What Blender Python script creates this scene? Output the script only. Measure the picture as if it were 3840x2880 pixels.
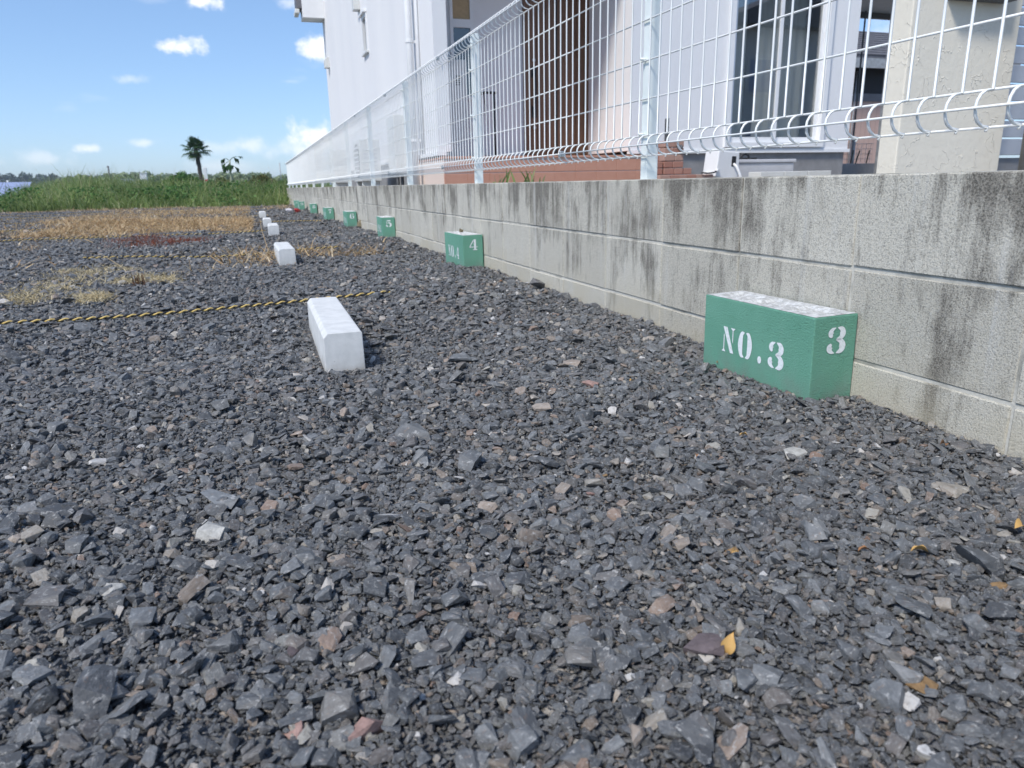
import bpy, bmesh, math, random
import numpy as np
from math import radians, sin, cos, pi, tan, atan2, asin
from mathutils import Matrix, Vector
for o in list(bpy.data.objects): bpy.data.objects.remove(o)
S = bpy.context.scene
COL = S.collection
rng = np.random.default_rng(7)
random.seed(7)

# ------------------------------------------------------------------ camera
F_PX, YAW, PITCH, ROLL, CAM_H = 2715.5, 0.33147, 0.27050, -0.02127, 0.47      # focal length in photograph pixels (3840 wide)
def cam_axes():
    f = np.array([sin(YAW)*cos(PITCH), cos(YAW)*cos(PITCH), -sin(PITCH)])
    r = np.array([cos(YAW), -sin(YAW), 0.0]); u = np.cross(r, f)
    return cos(ROLL)*r + sin(ROLL)*u, -sin(ROLL)*r + cos(ROLL)*u, f
CR, CU, CF = cam_axes()
cd = bpy.data.cameras.new('camera'); cam = bpy.data.objects.new('camera', cd); COL.objects.link(cam)
cd.sensor_width = 36.0; cd.lens = 36.0*F_PX/3840.0; cd.clip_start = 0.02; cd.clip_end = 6000
m = Matrix.Identity(4)
for i in range(3): m[i][0] = CR[i]; m[i][1] = CU[i]; m[i][2] = -CF[i]
m[2][3] = CAM_H; cam.matrix_world = m
cd.dof.use_dof = True; cd.dof.focus_distance = 1.55; cd.dof.aperture_fstop = 9.5
S.camera = cam
def ray(x, y): return CF + CR*(x-1920)/F_PX - CU*(y-1440)/F_PX                   # photograph pixel -> direction
def on_z(x, y, z=0.0): d = ray(x, y); return np.array([0, 0, CAM_H]) + d*(z-CAM_H)/d[2]
def on_x(x, y, X): d = ray(x, y); return np.array([0, 0, CAM_H]) + d*X/d[0]
def on_y(x, y, Y): d = ray(x, y); return np.array([0, 0, CAM_H]) + d*Y/d[1]

# ------------------------------------------------------------------ sky and sun
SUN_EL, SUN_AZ = radians(50), radians(-124)                                       # azimuth from +Y towards +X
SKY_K, SKY_G = 0.094, 0.74
W = bpy.data.worlds.new('World'); S.world = W; W.use_nodes = True
def build_world():
    nt = W.node_tree; N = nt.nodes; L = nt.links; N.clear()
    out = N.new('ShaderNodeOutputWorld'); bg = N.new('ShaderNodeBackground'); bg.inputs['Strength'].default_value = 0.13
    sky = N.new('ShaderNodeTexSky'); sky.sky_type = 'NISHITA'; sky.sun_disc = False
    sky.sun_elevation = SUN_EL; sky.sun_rotation = SUN_AZ; sky.air_density = 0.8; sky.dust_density = 0.6; sky.ozone_density = 10.0; sky.altitude = 0
    tc = N.new('ShaderNodeTexCoord'); sep = N.new('ShaderNodeSeparateXYZ'); L.new(tc.outputs['Generated'], sep.inputs[0])
    def math_(op, a, b=None):
        n = N.new('ShaderNodeMath'); n.operation = op
        for i, v in enumerate((a, b)):
            if v is None: continue
            if isinstance(v, (int, float)): n.inputs[i].default_value = v
            else: L.new(v, n.inputs[i])
        return n.outputs[0]
    az = math_('ARCTAN2', sep.outputs[0], sep.outputs[1]); el = math_('ARCSINE', sep.outputs[2])
    ae = N.new('ShaderNodeCombineXYZ'); L.new(az, ae.inputs[0]); L.new(el, ae.inputs[1])
    nz = N.new('ShaderNodeTexNoise'); nz.inputs['Scale'].default_value = 42; nz.inputs['Detail'].default_value = 5; nz.inputs['Roughness'].default_value = 0.58
    L.new(ae.outputs[0], nz.inputs['Vector'])
    def vm(op, a, b=None):
        n = N.new('ShaderNodeVectorMath'); n.operation = op
        for i, v in enumerate((a, b)):
            if v is None: continue
            if isinstance(v, tuple): n.inputs[i].default_value = v
            else: L.new(v, n.inputs[i])
        return n
    acc = None
    clouds = [(680,176,90,34,1.0), (1178,172,72,56,1.0), (752,0,66,32,1.0), (498,298,62,18,0.42), (1185,520,110,66,1.0), (945,545,90,36,0.6),
              (830,555,120,34,0.42), (325,560,44,19,0.72), (140,592,140,30,0.4), (545,536,56,18,0.55), (1090,8,70,26,0.5), (1130,560,150,44,0.7),
              (1085,305,44,10,0.2), (3480,100,260,90,0.35)]
    for (px, py, hw, hh, dn) in clouds:
        d = ray(px, py); d = d/np.linalg.norm(d)
        c = (float(atan2(d[0], d[1])), float(asin(d[2])), 0.0)
        s = vm('SUBTRACT', ae.outputs[0], c); q = vm('DIVIDE', s.outputs[0], (hw/F_PX*1.02, hh/F_PX*1.02, 1.0)); ln = vm('LENGTH', q.outputs[0])
        e = math_('ADD', ln.outputs['Value'], math_('MULTIPLY', math_('SUBTRACT', nz.outputs['Fac'], 0.5), 2.3))
        mr = N.new('ShaderNodeMapRange'); mr.interpolation_type = 'SMOOTHSTEP'; mr.clamp = True
        mr.inputs['From Min'].default_value = 0.98; mr.inputs['From Max'].default_value = 0.12 if dn > .7 else -0.2
        mr.inputs['To Min'].default_value = 0; mr.inputs['To Max'].default_value = dn
        L.new(e, mr.inputs['Value'])
        acc = mr.outputs[0] if acc is None else math_('MAXIMUM', acc, mr.outputs[0])
    # scattered fair-weather cumulus low in the sky, all the way round
    n2 = N.new('ShaderNodeTexNoise'); n2.inputs['Scale'].default_value = 5; n2.inputs['Detail'].default_value = 4
    mp = N.new('ShaderNodeMapping'); mp.inputs['Scale'].default_value = (1, 1, 3.0); L.new(tc.outputs['Generated'], mp.inputs['Vector']); L.new(mp.outputs[0], n2.inputs['Vector'])
    m2 = N.new('ShaderNodeMapRange'); m2.inputs['From Min'].default_value = 0.60; m2.inputs['From Max'].default_value = 0.80; m2.inputs['To Max'].default_value = 0.55
    L.new(n2.outputs['Fac'], m2.inputs['Value'])
    acc = math_('MAXIMUM', acc, m2.outputs[0])
    mix = N.new('ShaderNodeMix'); mix.data_type = 'RGBA'
    k1 = vm('MULTIPLY', sky.outputs[0], (SKY_K, SKY_K, SKY_K)); gm = N.new('ShaderNodeGamma'); gm.inputs[1].default_value = SKY_G; L.new(k1.outputs[0], gm.inputs[0]); k2 = vm('MULTIPLY', gm.outputs[0], (1/.13, 1/.13, 1/.13))
    L.new(acc, mix.inputs['Factor']); L.new(k2.outputs[0], mix.inputs['A']); mix.inputs['B'].default_value = (5.6, 5.7, 5.95, 1)
    L.new(mix.outputs['Result'], bg.inputs['Color']); L.new(bg.outputs[0], out.inputs['Surface'])
build_world()
sl = bpy.data.lights.new('sun', 'SUN'); sl.energy = 2.2; sl.angle = radians(12); sl.color = (1.0, 0.94, 0.85)
so = bpy.data.objects.new('sun', sl); COL.objects.link(so)
sd = Vector((sin(SUN_AZ)*cos(SUN_EL), cos(SUN_AZ)*cos(SUN_EL), sin(SUN_EL)))
so.rotation_euler = (-sd).to_track_quat('-Z', 'Y').to_euler(); so.location = sd*60
S.view_settings.view_transform = 'Standard'; S.view_settings.look = 'None'; S.view_settings.gamma = 1
S.view_settings.exposure = 0.72
S.render.engine = 'CYCLES'
S.cycles.max_bounces = 6; S.cycles.diffuse_bounces = 3; S.cycles.glossy_bounces = 3; S.cycles.transmission_bounces = 6; S.cycles.use_denoising = True
S.cycles.use_adaptive_sampling = True; S.cycles.adaptive_threshold = 0.02

# ------------------------------------------------------------------ materials
class NT:
    def __init__(s, name):
        s.m = bpy.data.materials.new(name); s.m.use_nodes = True; s.t = s.m.node_tree; s.N = s.t.nodes; s.L = s.t.links
        s.b = s.N['Principled BSDF']
    def set(s, sock, v):
        if isinstance(v, bpy.types.NodeSocket): s.L.new(v, sock)
        else: sock.default_value = v
    def noise(s, vec=None, scale=5, detail=4, rough=0.55, out='Fac'):
        n = s.N.new('ShaderNodeTexNoise'); n.inputs['Scale'].default_value = scale; n.inputs['Detail'].default_value = detail; n.inputs['Roughness'].default_value = rough
        if vec is not None: s.L.new(vec, n.inputs['Vector'])
        return n.outputs[out]
    def voro(s, vec=None, scale=5, out='Distance', feature='F1', rnd=1.0):
        n = s.N.new('ShaderNodeTexVoronoi'); n.feature = feature; n.inputs['Scale'].default_value = scale; n.inputs['Randomness'].default_value = rnd
        if vec is not None: s.L.new(vec, n.inputs['Vector'])
        return n.outputs[out]
    def pos(s): return s.N.new('ShaderNodeNewGeometry').outputs['Position']
    def obj(s): return s.N.new('ShaderNodeTexCoord').outputs['Object']
    def rnd(s): return s.N.new('ShaderNodeObjectInfo').outputs['Random']
    def island(s): return s.N.new('ShaderNodeNewGeometry').outputs['Random Per Island']
    def map(s, vec, scale=(1,1,1), loc=(0,0,0), rot=(0,0,0)):
        n = s.N.new('ShaderNodeMapping'); n.inputs['Scale'].default_value = scale; n.inputs['Location'].default_value = loc; n.inputs['Rotation'].default_value = rot
        s.L.new(vec, n.inputs['Vector']); return n.outputs[0]
    def ramp(s, fac, stops, interp='LINEAR'):
        n = s.N.new('ShaderNodeValToRGB'); n.color_ramp.interpolation = interp; e = n.color_ramp.elements
        while len(e) < len(stops): e.new(0.5)
        for el, (p, c) in zip(e, stops): el.position = p; el.color = (c if isinstance(c, tuple) else (c, c, c)) + (1,)
        s.L.new(fac, n.inputs['Fac']); return n.outputs['Color']
    def mr(s, v, a, b, c=0.0, d=1.0):
        n = s.N.new('ShaderNodeMapRange'); n.inputs['From Min'].default_value = a; n.inputs['From Max'].default_value = b
        n.inputs['To Min'].default_value = c; n.inputs['To Max'].default_value = d; s.L.new(v, n.inputs['Value']); return n.outputs[0]
    def math(s, op, a, b=None):
        n = s.N.new('ShaderNodeMath'); n.operation = op; s.set(n.inputs[0], a)
        if b is not None: s.set(n.inputs[1], b)
        return n.outputs[0]
    def sep(s, vec, i):
        n = s.N.new('ShaderNodeSeparateXYZ'); s.L.new(vec, n.inputs[0]); return n.outputs[i]
    def mix(s, f, a, b, mode='MIX'):
        n = s.N.new('ShaderNodeMix'); n.data_type = 'RGBA'; n.blend_type = mode
        s.set(n.inputs['Factor'], f)
        for k, v in (('A', a), ('B', b)): s.set(n.inputs[k], v if isinstance(v, bpy.types.NodeSocket) else tuple(v) + (1,))
        return n.outputs['Result']
    def bump(s, h, strength=0.5, dist=0.01, prev=None):
        n = s.N.new('ShaderNodeBump'); n.inputs['Strength'].default_value = strength; n.inputs['Distance'].default_value = dist
        s.L.new(h, n.inputs['Height'])
        if prev is not None: s.L.new(prev, n.inputs['Normal'])
        s.L.new(n.outputs[0], s.b.inputs['Normal']); return n.outputs[0]
    def done(s, col, rough=0.8, metal=0.0, spec=None):
        s.set(s.b.inputs['Base Color'], col if isinstance(col, bpy.types.NodeSocket) else tuple(col) + (1,))
        s.set(s.b.inputs['Roughness'], rough); s.b.inputs['Metallic'].default_value = metal
        if spec is not None: s.b.inputs['Specular IOR Level'].default_value = spec
        return s.m
def plain(name, c, rough=0.6, metal=0.0, var=0.08, scale=30, bump=0.0, spec=None):
    n = NT(name); v = n.noise(n.obj(), scale, 5)
    col = n.mix(n.mr(v, 0.3, 0.7), tuple(x*(1-var) for x in c), tuple(min(1, x*(1+var)) for x in c))
    if bump: n.bump(n.noise(n.obj(), scale*4, 3), bump, 0.003)
    return n.done(col, rough, metal, spec)

M = {}
def make_materials():
    # slate gravel: colour by stone
    for name, tone in (('slate', 1.0),):
        n = NT(name); r = n.rnd(); o = n.obj()
        base = n.ramp(r, [(0.0, (0.053,0.056,0.060)), (.14, (0.091,0.098,0.105)), (.28, (0.158,0.167,0.174)), (.38, (0.072,0.077,0.084)), (.50, (0.133,0.143,0.151)), (.58, (0.113,0.106,0.103)), (.66, (0.187,0.196,0.202)),
                          (.76, (0.100,0.109,0.119)), (.82, (0.152,0.136,0.124)), (.885, (0.172,0.177,0.172)), (.915, (0.186,0.144,0.111)), (.955, (0.370,0.356,0.314)), (.972, (0.202,0.128,0.091)), (.990, (0.431,0.388,0.335)), (1.0, (0.590,0.590,0.586))])
        nc = n.noise(n.map(o, (1, 1.7, 2.4)), 3.6, 5, .70, 'Color'); v = n.sep(nc, 0)
        col = n.mix(n.mr(v, .36, .50, .35, 0), base, (.06,.062,.065)); col = n.mix(n.mr(v, .50, .66, 0, .6), col, n.mix(.5, base, (.34,.345,.345)))
        col = n.mix(n.mr(n.sep(nc, 1), .58, .64, 0, .6), col, (.44,.44,.43)); col = n.mix(n.mr(n.sep(nc, 2), .60, .68, 0, .4), col, (.26,.165,.105))
        n.bump(n.noise(n.map(o, (1, 1.3, 2.0)), 6, 4, .72), .8, .0022); M[name] = n.done(col, .62, 0, .5)
    n = NT('gravel_fines'); p = n.pos()
    vd = n.voro(p, 95, 'Distance'); vc = n.voro(p, 95, 'Color'); v2 = n.voro(p, 240, 'Distance')
    c = n.ramp(n.sep(vc, 0), [(0, (.10,.104,.11)), (.5, (.165,.172,.18)), (.85, (.25,.255,.26)), (.95, (.30,.24,.19)), (1, (.52,.50,.47))])
    c = n.mix(n.mr(vd, .1, .8, 0, .6), c, (.06,.062,.066))
    h = n.math('ADD', n.math('MULTIPLY', vd, -1.0), n.math('MULTIPLY', v2, -.4))
    big = n.noise(p, .35, 4)
    dirt = n.mr(n.noise(p, 1.1, 6, .65), .50, .66)
    yfar = n.mr(n.sep(p, 1), 6.5, 15, 0, .8)
    c = n.mix(n.math('MULTIPLY', dirt, yfar), c, n.mix(n.noise(p, 60, 3), (.17,.12,.08), (.30,.22,.13)))
    n.bump(h, 1.0, .012); M['fines'] = n.done(c, .85)
    # concrete blocks of the wall
    n = NT('weathered_concrete'); p = n.pos(); r = n.rnd()
    base = n.mix(r, (.50,.48,.415), (.64,.62,.545))
    grain = n.noise(p, 300, 3, .75); grain2 = n.noise(p, 130, 4, .65)
    col = n.mix(n.mr(grain, .36, .52), n.mix(.62, base, (.12,.118,.11)), base)
    col = n.mix(n.math('MULTIPLY', n.mr(grain2, .46, .62), .16), col, (.60,.61,.59))
    st = n.noise(n.map(p, (1, 34, 3.0)), 1.0, 8, .72); st2 = n.noise(n.map(p, (1, 5.5, 3.2), (0, 3, 1)), 1.0, 6, .65)
    hz = n.sep(p, 2)
    topd = n.math('ADD', n.mr(hz, .05, .48, -.20, .24), n.math('MULTIPLY', n.math('SUBTRACT', st, .5), 1.45))
    dark = n.mr(n.math('ADD', topd, n.math('MULTIPLY', n.math('SUBTRACT', st2, .5), 2.3)), .0, .40)
    col = n.mix(n.math('MULTIPLY', dark, .84), col, n.mix(n.mr(grain, .40, .62), (.06,.056,.048), (.26,.245,.215)))
    wh = n.mr(n.noise(n.map(p, (1, 20, 1.0), (0, 9, 4)), 1.0, 5, .6), .58, .72); col = n.mix(n.math('MULTIPLY', wh, .4), col, (.62,.64,.65))
    low = n.mr(hz, .16, .02); lown = n.mr(n.noise(n.map(p, (1, 5, 5)), 1.0, 5), .35, .65)
    col = n.mix(n.math('MULTIPLY', n.math('MULTIPLY', low, lown), .6), col, (.50,.45,.33))
    rs = n.mr(n.noise(n.map(p, (1, 2.6, .9), (0, 1.7, 0)), 1.0, 5), .66, .76); col = n.mix(n.math('MULTIPLY', rs, .4), col, (.23,.19,.13))
    hb = n.math('ADD', n.math('MULTIPLY', grain, 1.0), n.math('MULTIPLY', grain2, .8))
    n.bump(hb, .6, .004); M['block'] = n.done(col, .92, 0, .2)
    n = NT('pale_mortar'); p = n.pos(); g = n.noise(p, 160, 4); s2 = n.mr(n.noise(p, 9, 5), .50, .66)
    col = n.mix(g, (.46,.45,.40), (.62,.61,.56)); col = n.mix(n.math('MULTIPLY', s2, .6), col, (.15,.15,.13)); n.bump(g, .5, .003); M['mortar'] = n.done(col, .92)
    n = NT('wheel_stop_concrete'); o = n.obj(); g = n.noise(o, 26, 5); g2 = n.noise(o, 190, 3); pit = n.mr(n.voro(o, 85, 'Distance'), .0, .13)
    pm = n.mr(n.noise(o, 15, 3), .50, .58); pitm = n.math('MULTIPLY', n.math('SUBTRACT', 1.0, pit), pm)
    col = n.mix(n.mr(g, .3, .7), (.59,.605,.60), (.74,.75,.745)); col = n.mix(n.math('MULTIPLY', n.mr(n.noise(n.map(o, (2,2,9)), 6, 5), .5, .7), .2), col, (.55,.56,.55))
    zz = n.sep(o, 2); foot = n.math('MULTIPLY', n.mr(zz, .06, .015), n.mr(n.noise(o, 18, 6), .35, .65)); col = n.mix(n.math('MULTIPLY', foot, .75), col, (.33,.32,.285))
    sc = n.mr(n.noise(n.map(o, (9, 2.2, 9)), 3.0, 6, .7), .60, .72); col = n.mix(n.math('MULTIPLY', sc, .22), col, (.40,.40,.39))
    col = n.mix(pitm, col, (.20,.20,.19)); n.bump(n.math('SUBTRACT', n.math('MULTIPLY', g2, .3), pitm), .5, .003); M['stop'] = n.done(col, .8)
    n = NT('green_paint'); o = n.obj(); g = n.noise(o, 240, 4, .65); g2 = n.noise(o, 9, 4); pit = n.math('SUBTRACT', 1.0, n.mr(n.voro(o, 150, 'Distance'), .05, .20)); pm = n.mr(n.noise(o, 30, 3), .5, .6)
    pt = n.math('MULTIPLY', pit, pm)
    col = n.mix(n.mr(g2, .3, .7), (.135,.35,.25), (.165,.395,.29)); col = n.mix(n.math('MULTIPLY', pt, .7), col, (.04,.14,.10))
    col = n.mix(n.math('MULTIPLY', n.mr(n.noise(n.map(o, (8,8,3)), 2, 5), .6, .75), .22), col, (.24,.42,.35))
    zz = n.sep(o, 2); foot = n.math('MULTIPLY', n.mr(zz, .075, .01), n.mr(n.noise(o, 22, 6), .35, .7)); col = n.mix(n.math('MULTIPLY', foot, .5), col, (.23,.24,.22))
    chip = n.mr(n.noise(o, 34, 5, .7), .70, .73); col = n.mix(n.math('MULTIPLY', chip, .8), col, (.46,.47,.44))
    n.bump(n.math('SUBTRACT', n.math('MULTIPLY', g, .8), pt), .9, .005); M['green'] = n.done(col, .55, 0, .35)
    n = NT('chalky_top'); o = n.obj(); g = n.noise(o, 60, 6, .7); col = n.mix(n.mr(g, .40, .62), (.45,.46,.46), (.80,.82,.83)); n.bump(n.noise(o, 180, 5, .7), .9, .006); M['top'] = n.done(col, .9)
    n = NT('stencil_white'); o = n.obj(); g = n.noise(o, 120, 4); col = n.mix(n.mr(g, .25, .5), (.55,.66,.63), (.80,.84,.86)); n.bump(n.noise(o, 240, 3), .4, .003); M['stencil'] = n.done(col, .7)
    n = NT('white_coated_wire'); o = n.pos(); g = n.noise(o, 9, 4); M['wire'] = n.done(n.mix(n.mr(g, .35, .7), (.80,.83,.82), (.86,.87,.86)), .35, 0, .5)
    n = NT('post_coating'); o = n.pos(); g = n.noise(n.map(o, (6,6,2)), 3, 5); M['post'] = n.done(n.mix(n.mr(g, .4, .75), (.80,.86,.85), (.70,.77,.76)), .4)
    M['steel'] = plain('dull_steel', (.45,.47,.47), .4, .7)
    n = NT('white_stucco'); p = n.pos(); g = n.noise(p, 60, 5, .6); g2 = n.noise(n.map(p, (.8,.8,.25)), 1.2, 5)
    col = n.mix(n.mr(g2, .35, .7), (.82,.82,.825), (.765,.77,.785)); n.bump(n.noise(n.map(p, (1,1,.45)), 130, 4, .6), .5, .004); M['stucco'] = n.done(col, .85)
    n = NT('cream_stucco'); p = n.obj(); g = n.noise(p, 26, 5); wv = n.noise(n.map(p, (1, 1, 1)), 7, 3, .5)
    ridge = n.mr(n.math('ABSOLUTE', n.math('SUBTRACT', wv, .5)), .0, .010, 1, 0); msk = n.mr(n.noise(p, 4.2, 3), .47, .55)
    n.bump(n.math('ADD', n.math('MULTIPLY', n.math('MULTIPLY', ridge, msk), 1.0), n.math('MULTIPLY', n.noise(p, 18, 5), .8)), .55, .008); M['cream'] = n.done(n.mix(g, (.72,.68,.585), (.78,.74,.64)), .85)
    M['foundation'] = plain('grey_foundation', (.25,.25,.255), .9, 0, .12, 8, .3)
    M['white'] = plain('white_pvc', (.80,.81,.82), .45, 0, .03, 8)
    M['offwhite'] = plain('offwhite_casing', (.66,.67,.65), .5, 0, .05, 8)
    M['grey_box'] = plain('grey_plastic', (.52,.525,.55), .55, 0, .06, 10)
    M['dark'] = plain('dark_plastic', (.02,.021,.024), .5)
    M['dgrey'] = plain('dark_grey_metal', (.09,.095,.10), .5)
    n = NT('brown_door_wood'); o = n.obj(); g = n.noise(n.map(o, (14, 14, .8)), 2.5, 6, .6); M['door'] = n.done(n.mix(g, (.10,.05,.028), (.20,.105,.058)), .45)
    n = NT('terracotta_tile'); o = n.obj(); r = n.rnd(); g = n.noise(n.pos(), 14, 5); M['tile'] = n.done(n.mix(g, n.mix(r, (.46,.215,.145), (.52,.26,.18)), (.56,.31,.225)), .6)
    n = NT('tile_grout'); M['grout'] = n.done((.70,.58,.51), .9)
    n = NT('paving_brick'); r = n.rnd(); g = n.noise(n.pos(), 60, 5); M['brick'] = n.done(n.mix(n.math('MULTIPLY', g, .6), n.ramp(r, [(0, (.34,.14,.095)), (.5, (.42,.22,.165)), (1, (.46,.31,.25))]), (.30,.20,.17)), .85)
    n = NT('glass_dark'); g = n.noise(n.pos(), .9, 2); n.b.inputs['Coat Weight'].default_value = 1.0; M['glass'] = n.done((.055,.075,.085), .03, 0, .9)
    n = NT('window_glass'); tr = n.N.new('ShaderNodeBsdfTransparent'); tr.inputs[0].default_value = (.88,.90,.90,1); gl = n.N.new('ShaderNodeBsdfGlossy'); gl.inputs['Roughness'].default_value = .01
    fr = n.N.new('ShaderNodeLayerWeight'); fr.inputs[0].default_value = .5; mx = n.N.new('ShaderNodeMixShader'); n.L.new(n.math('ADD', n.math('MULTIPLY', n.math('POWER', fr.outputs['Facing'], 3.0), .7), .20), mx.inputs[0]); n.L.new(tr.outputs[0], mx.inputs[1]); n.L.new(gl.outputs[0], mx.inputs[2]); n.L.new(mx.outputs[0], n.N['Material Output'].inputs['Surface']); M['pane'] = n.m
    n = NT('curtain'); o = n.obj(); g = n.noise(n.map(o, (26,26,.6)), 1.5, 3); M['curtain'] = n.done(n.mix(g, (.64,.61,.55), (.82,.79,.72)), .9)
    M['blind'] = plain('warm_blind', (.46,.34,.20), .8)
    M['interior'] = plain('dim_interior', (.30,.29,.27), .9)
    n = NT('roof_tile'); p = n.pos(); g = n.noise(p, 3, 5); M['roof'] = n.done(n.mix(g, (.10,.10,.115), (.20,.20,.22)), .6)
    n = NT('pink_siding'); p = n.pos(); w = n.math('FRACT', n.math('MULTIPLY', n.sep(p, 0), 5.0)); M['pink'] = n.done(n.mix(n.mr(w, .0, .12), (.33,.22,.19), (.52,.37,.32)), .7)
    M['blackwall'] = plain('charcoal_board', (.016,.018,.024), .7)
    M['silver'] = plain('weathered_silver', (.40,.41,.42), .5, .3, .2, 10)
    n = NT('yellow_strand'); g = n.noise(n.pos(), 60, 4); M['ropey'] = n.done(n.mix(g, (.55,.38,.10), (.76,.57,.22)), .7)
    n = NT('black_strand'); g = n.noise(n.pos(), 60, 4); M['ropek'] = n.done(n.mix(g, (.012,.013,.016), (.04,.042,.047)), .7)
    def blades(name, stops, trans=.25, rough=.6, patch=None):
        n = NT(name); c = n.ramp(n.island(), stops)
        if patch: c = n.mix(n.mr(n.noise(n.pos(), patch[0], 4), .42, .62), c, n.mix(.6, c, patch[1]))
        n.b.inputs['Subsurface Weight'].default_value = 0
        m_ = n.done(c, rough, 0, .25)
        t = n.N.new('ShaderNodeBsdfTranslucent'); n.set(t.inputs['Color'], c); a = n.N.new('ShaderNodeMixShader'); a.inputs[0].default_value = trans
        n.L.new(n.b.outputs[0], a.inputs[1]); n.L.new(t.outputs[0], a.inputs[2]); n.L.new(a.outputs[0], n.N['Material Output'].inputs['Surface']); return m_
    M['grass'] = blades('tall_grass_blade', [(0, (.15,.22,.06)), (.4, (.25,.34,.10)), (.8, (.36,.45,.17)), (1, (.52,.52,.30))], .4, .6, (.45, (.08,.14,.04)))
    M['straw'] = blades('dry_straw', [(0, (.30,.19,.10)), (.45, (.48,.33,.175)), (.85, (.60,.46,.27)), (1, (.72,.60,.41))], .2)
    M['paleweed'] = blades('pale_dead_weed', [(0, (.38,.30,.16)), (.6, (.56,.47,.28)), (1, (.66,.58,.40))], .2)
    M['redweed'] = blades('red_brown_weed', [(0, (.13,.035,.022)), (.6, (.26,.065,.035)), (1, (.30,.13,.06))], .2)
    M['brownweed'] = blades('brown_weed', [(0, (.08,.045,.028)), (.6, (.15,.08,.045)), (1, (.22,.13,.07))], .1)
    M['bushleaf'] = blades('bush_leaf', [(0, (.05,.12,.03)), (.6, (.09,.20,.05)), (1, (.14,.27,.075))], .25)
    M['oliveleaf'] = blades('olive_leaf', [(0, (.07,.085,.028)), (.6, (.14,.155,.05)), (1, (.24,.20,.08))], .25)
    M['farleaf'] = blades('far_tree_leaf', [(0, (.20,.27,.15)), (.6, (.30,.37,.20)), (1, (.38,.43,.23))], .2)
    M['farleaf2'] = blades('far_conifer_leaf', [(0, (.05,.085,.075)), (.6, (.08,.12,.10)), (1, (.11,.15,.12))], .15)
    M['palmleaf'] = blades('palm_leaf', [(0, (.018,.05,.018)), (.6, (.035,.085,.025)), (1, (.06,.12,.035))], .2)
    n = NT('palm_bark'); g = n.noise(n.map(n.obj(), (4,4,9)), 3, 5); n.bump(g, .8, .05); M['palmbark'] = n.done(n.mix(g, (.05,.042,.035), (.16,.135,.11)), .95)
    M['bark'] = plain('grey_bark', (.16,.14,.11), .9, 0, .2, 12)
    M['palestem'] = plain('pale_green_stem', (.36,.40,.29), .7)
    n = NT('soil_grass'); p = n.pos(); g = n.noise(p, .7, 6); M['field'] = n.done(n.mix(g, (.035,.06,.02), (.09,.12,.04)), .95)
    n = NT('yard_soil'); p = n.pos(); g = n.noise(p, 12, 6); M['yard'] = n.done(n.mix(g, (.14,.13,.12), (.26,.25,.23)), .95)
    n = NT('solar_cell'); p = n.obj(); n.b.inputs['Coat Weight'].default_value = .8; M['solar'] = n.done(n.mix(n.noise(p, 3, 2), (.30,.36,.56), (.36,.42,.62)), .4, 0, .5)
    n = NT('leaf_yellow'); g = n.noise(n.obj(), 40, 4); M['leaf'] = n.done(n.mix(g, (.42,.22,.06), (.66,.45,.17)), .6)
    n = NT('leaf_brown'); g = n.noise(n.obj(), 40, 4); M['leafb'] = n.done(n.mix(g, (.22,.10,.045), (.36,.19,.085)), .7)
    n = NT('straw_lump'); g = n.noise(n.obj(), 40, 6); n.bump(g, 1, .02); M['lump'] = n.done(n.mix(g, (.20,.16,.09), (.46,.40,.27)), .95)
    M['red'] = plain('red_film', (.45,.035,.03), .35); M['foil'] = plain('pale_film', (.6,.58,.62), .35)
    M['brownpost'] = plain('taupe_post', (.26,.245,.225), .5)
    M['slat'] = plain('grey_slat', (.50,.52,.56), .45, .2, .05, 5)
make_materials()

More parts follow.
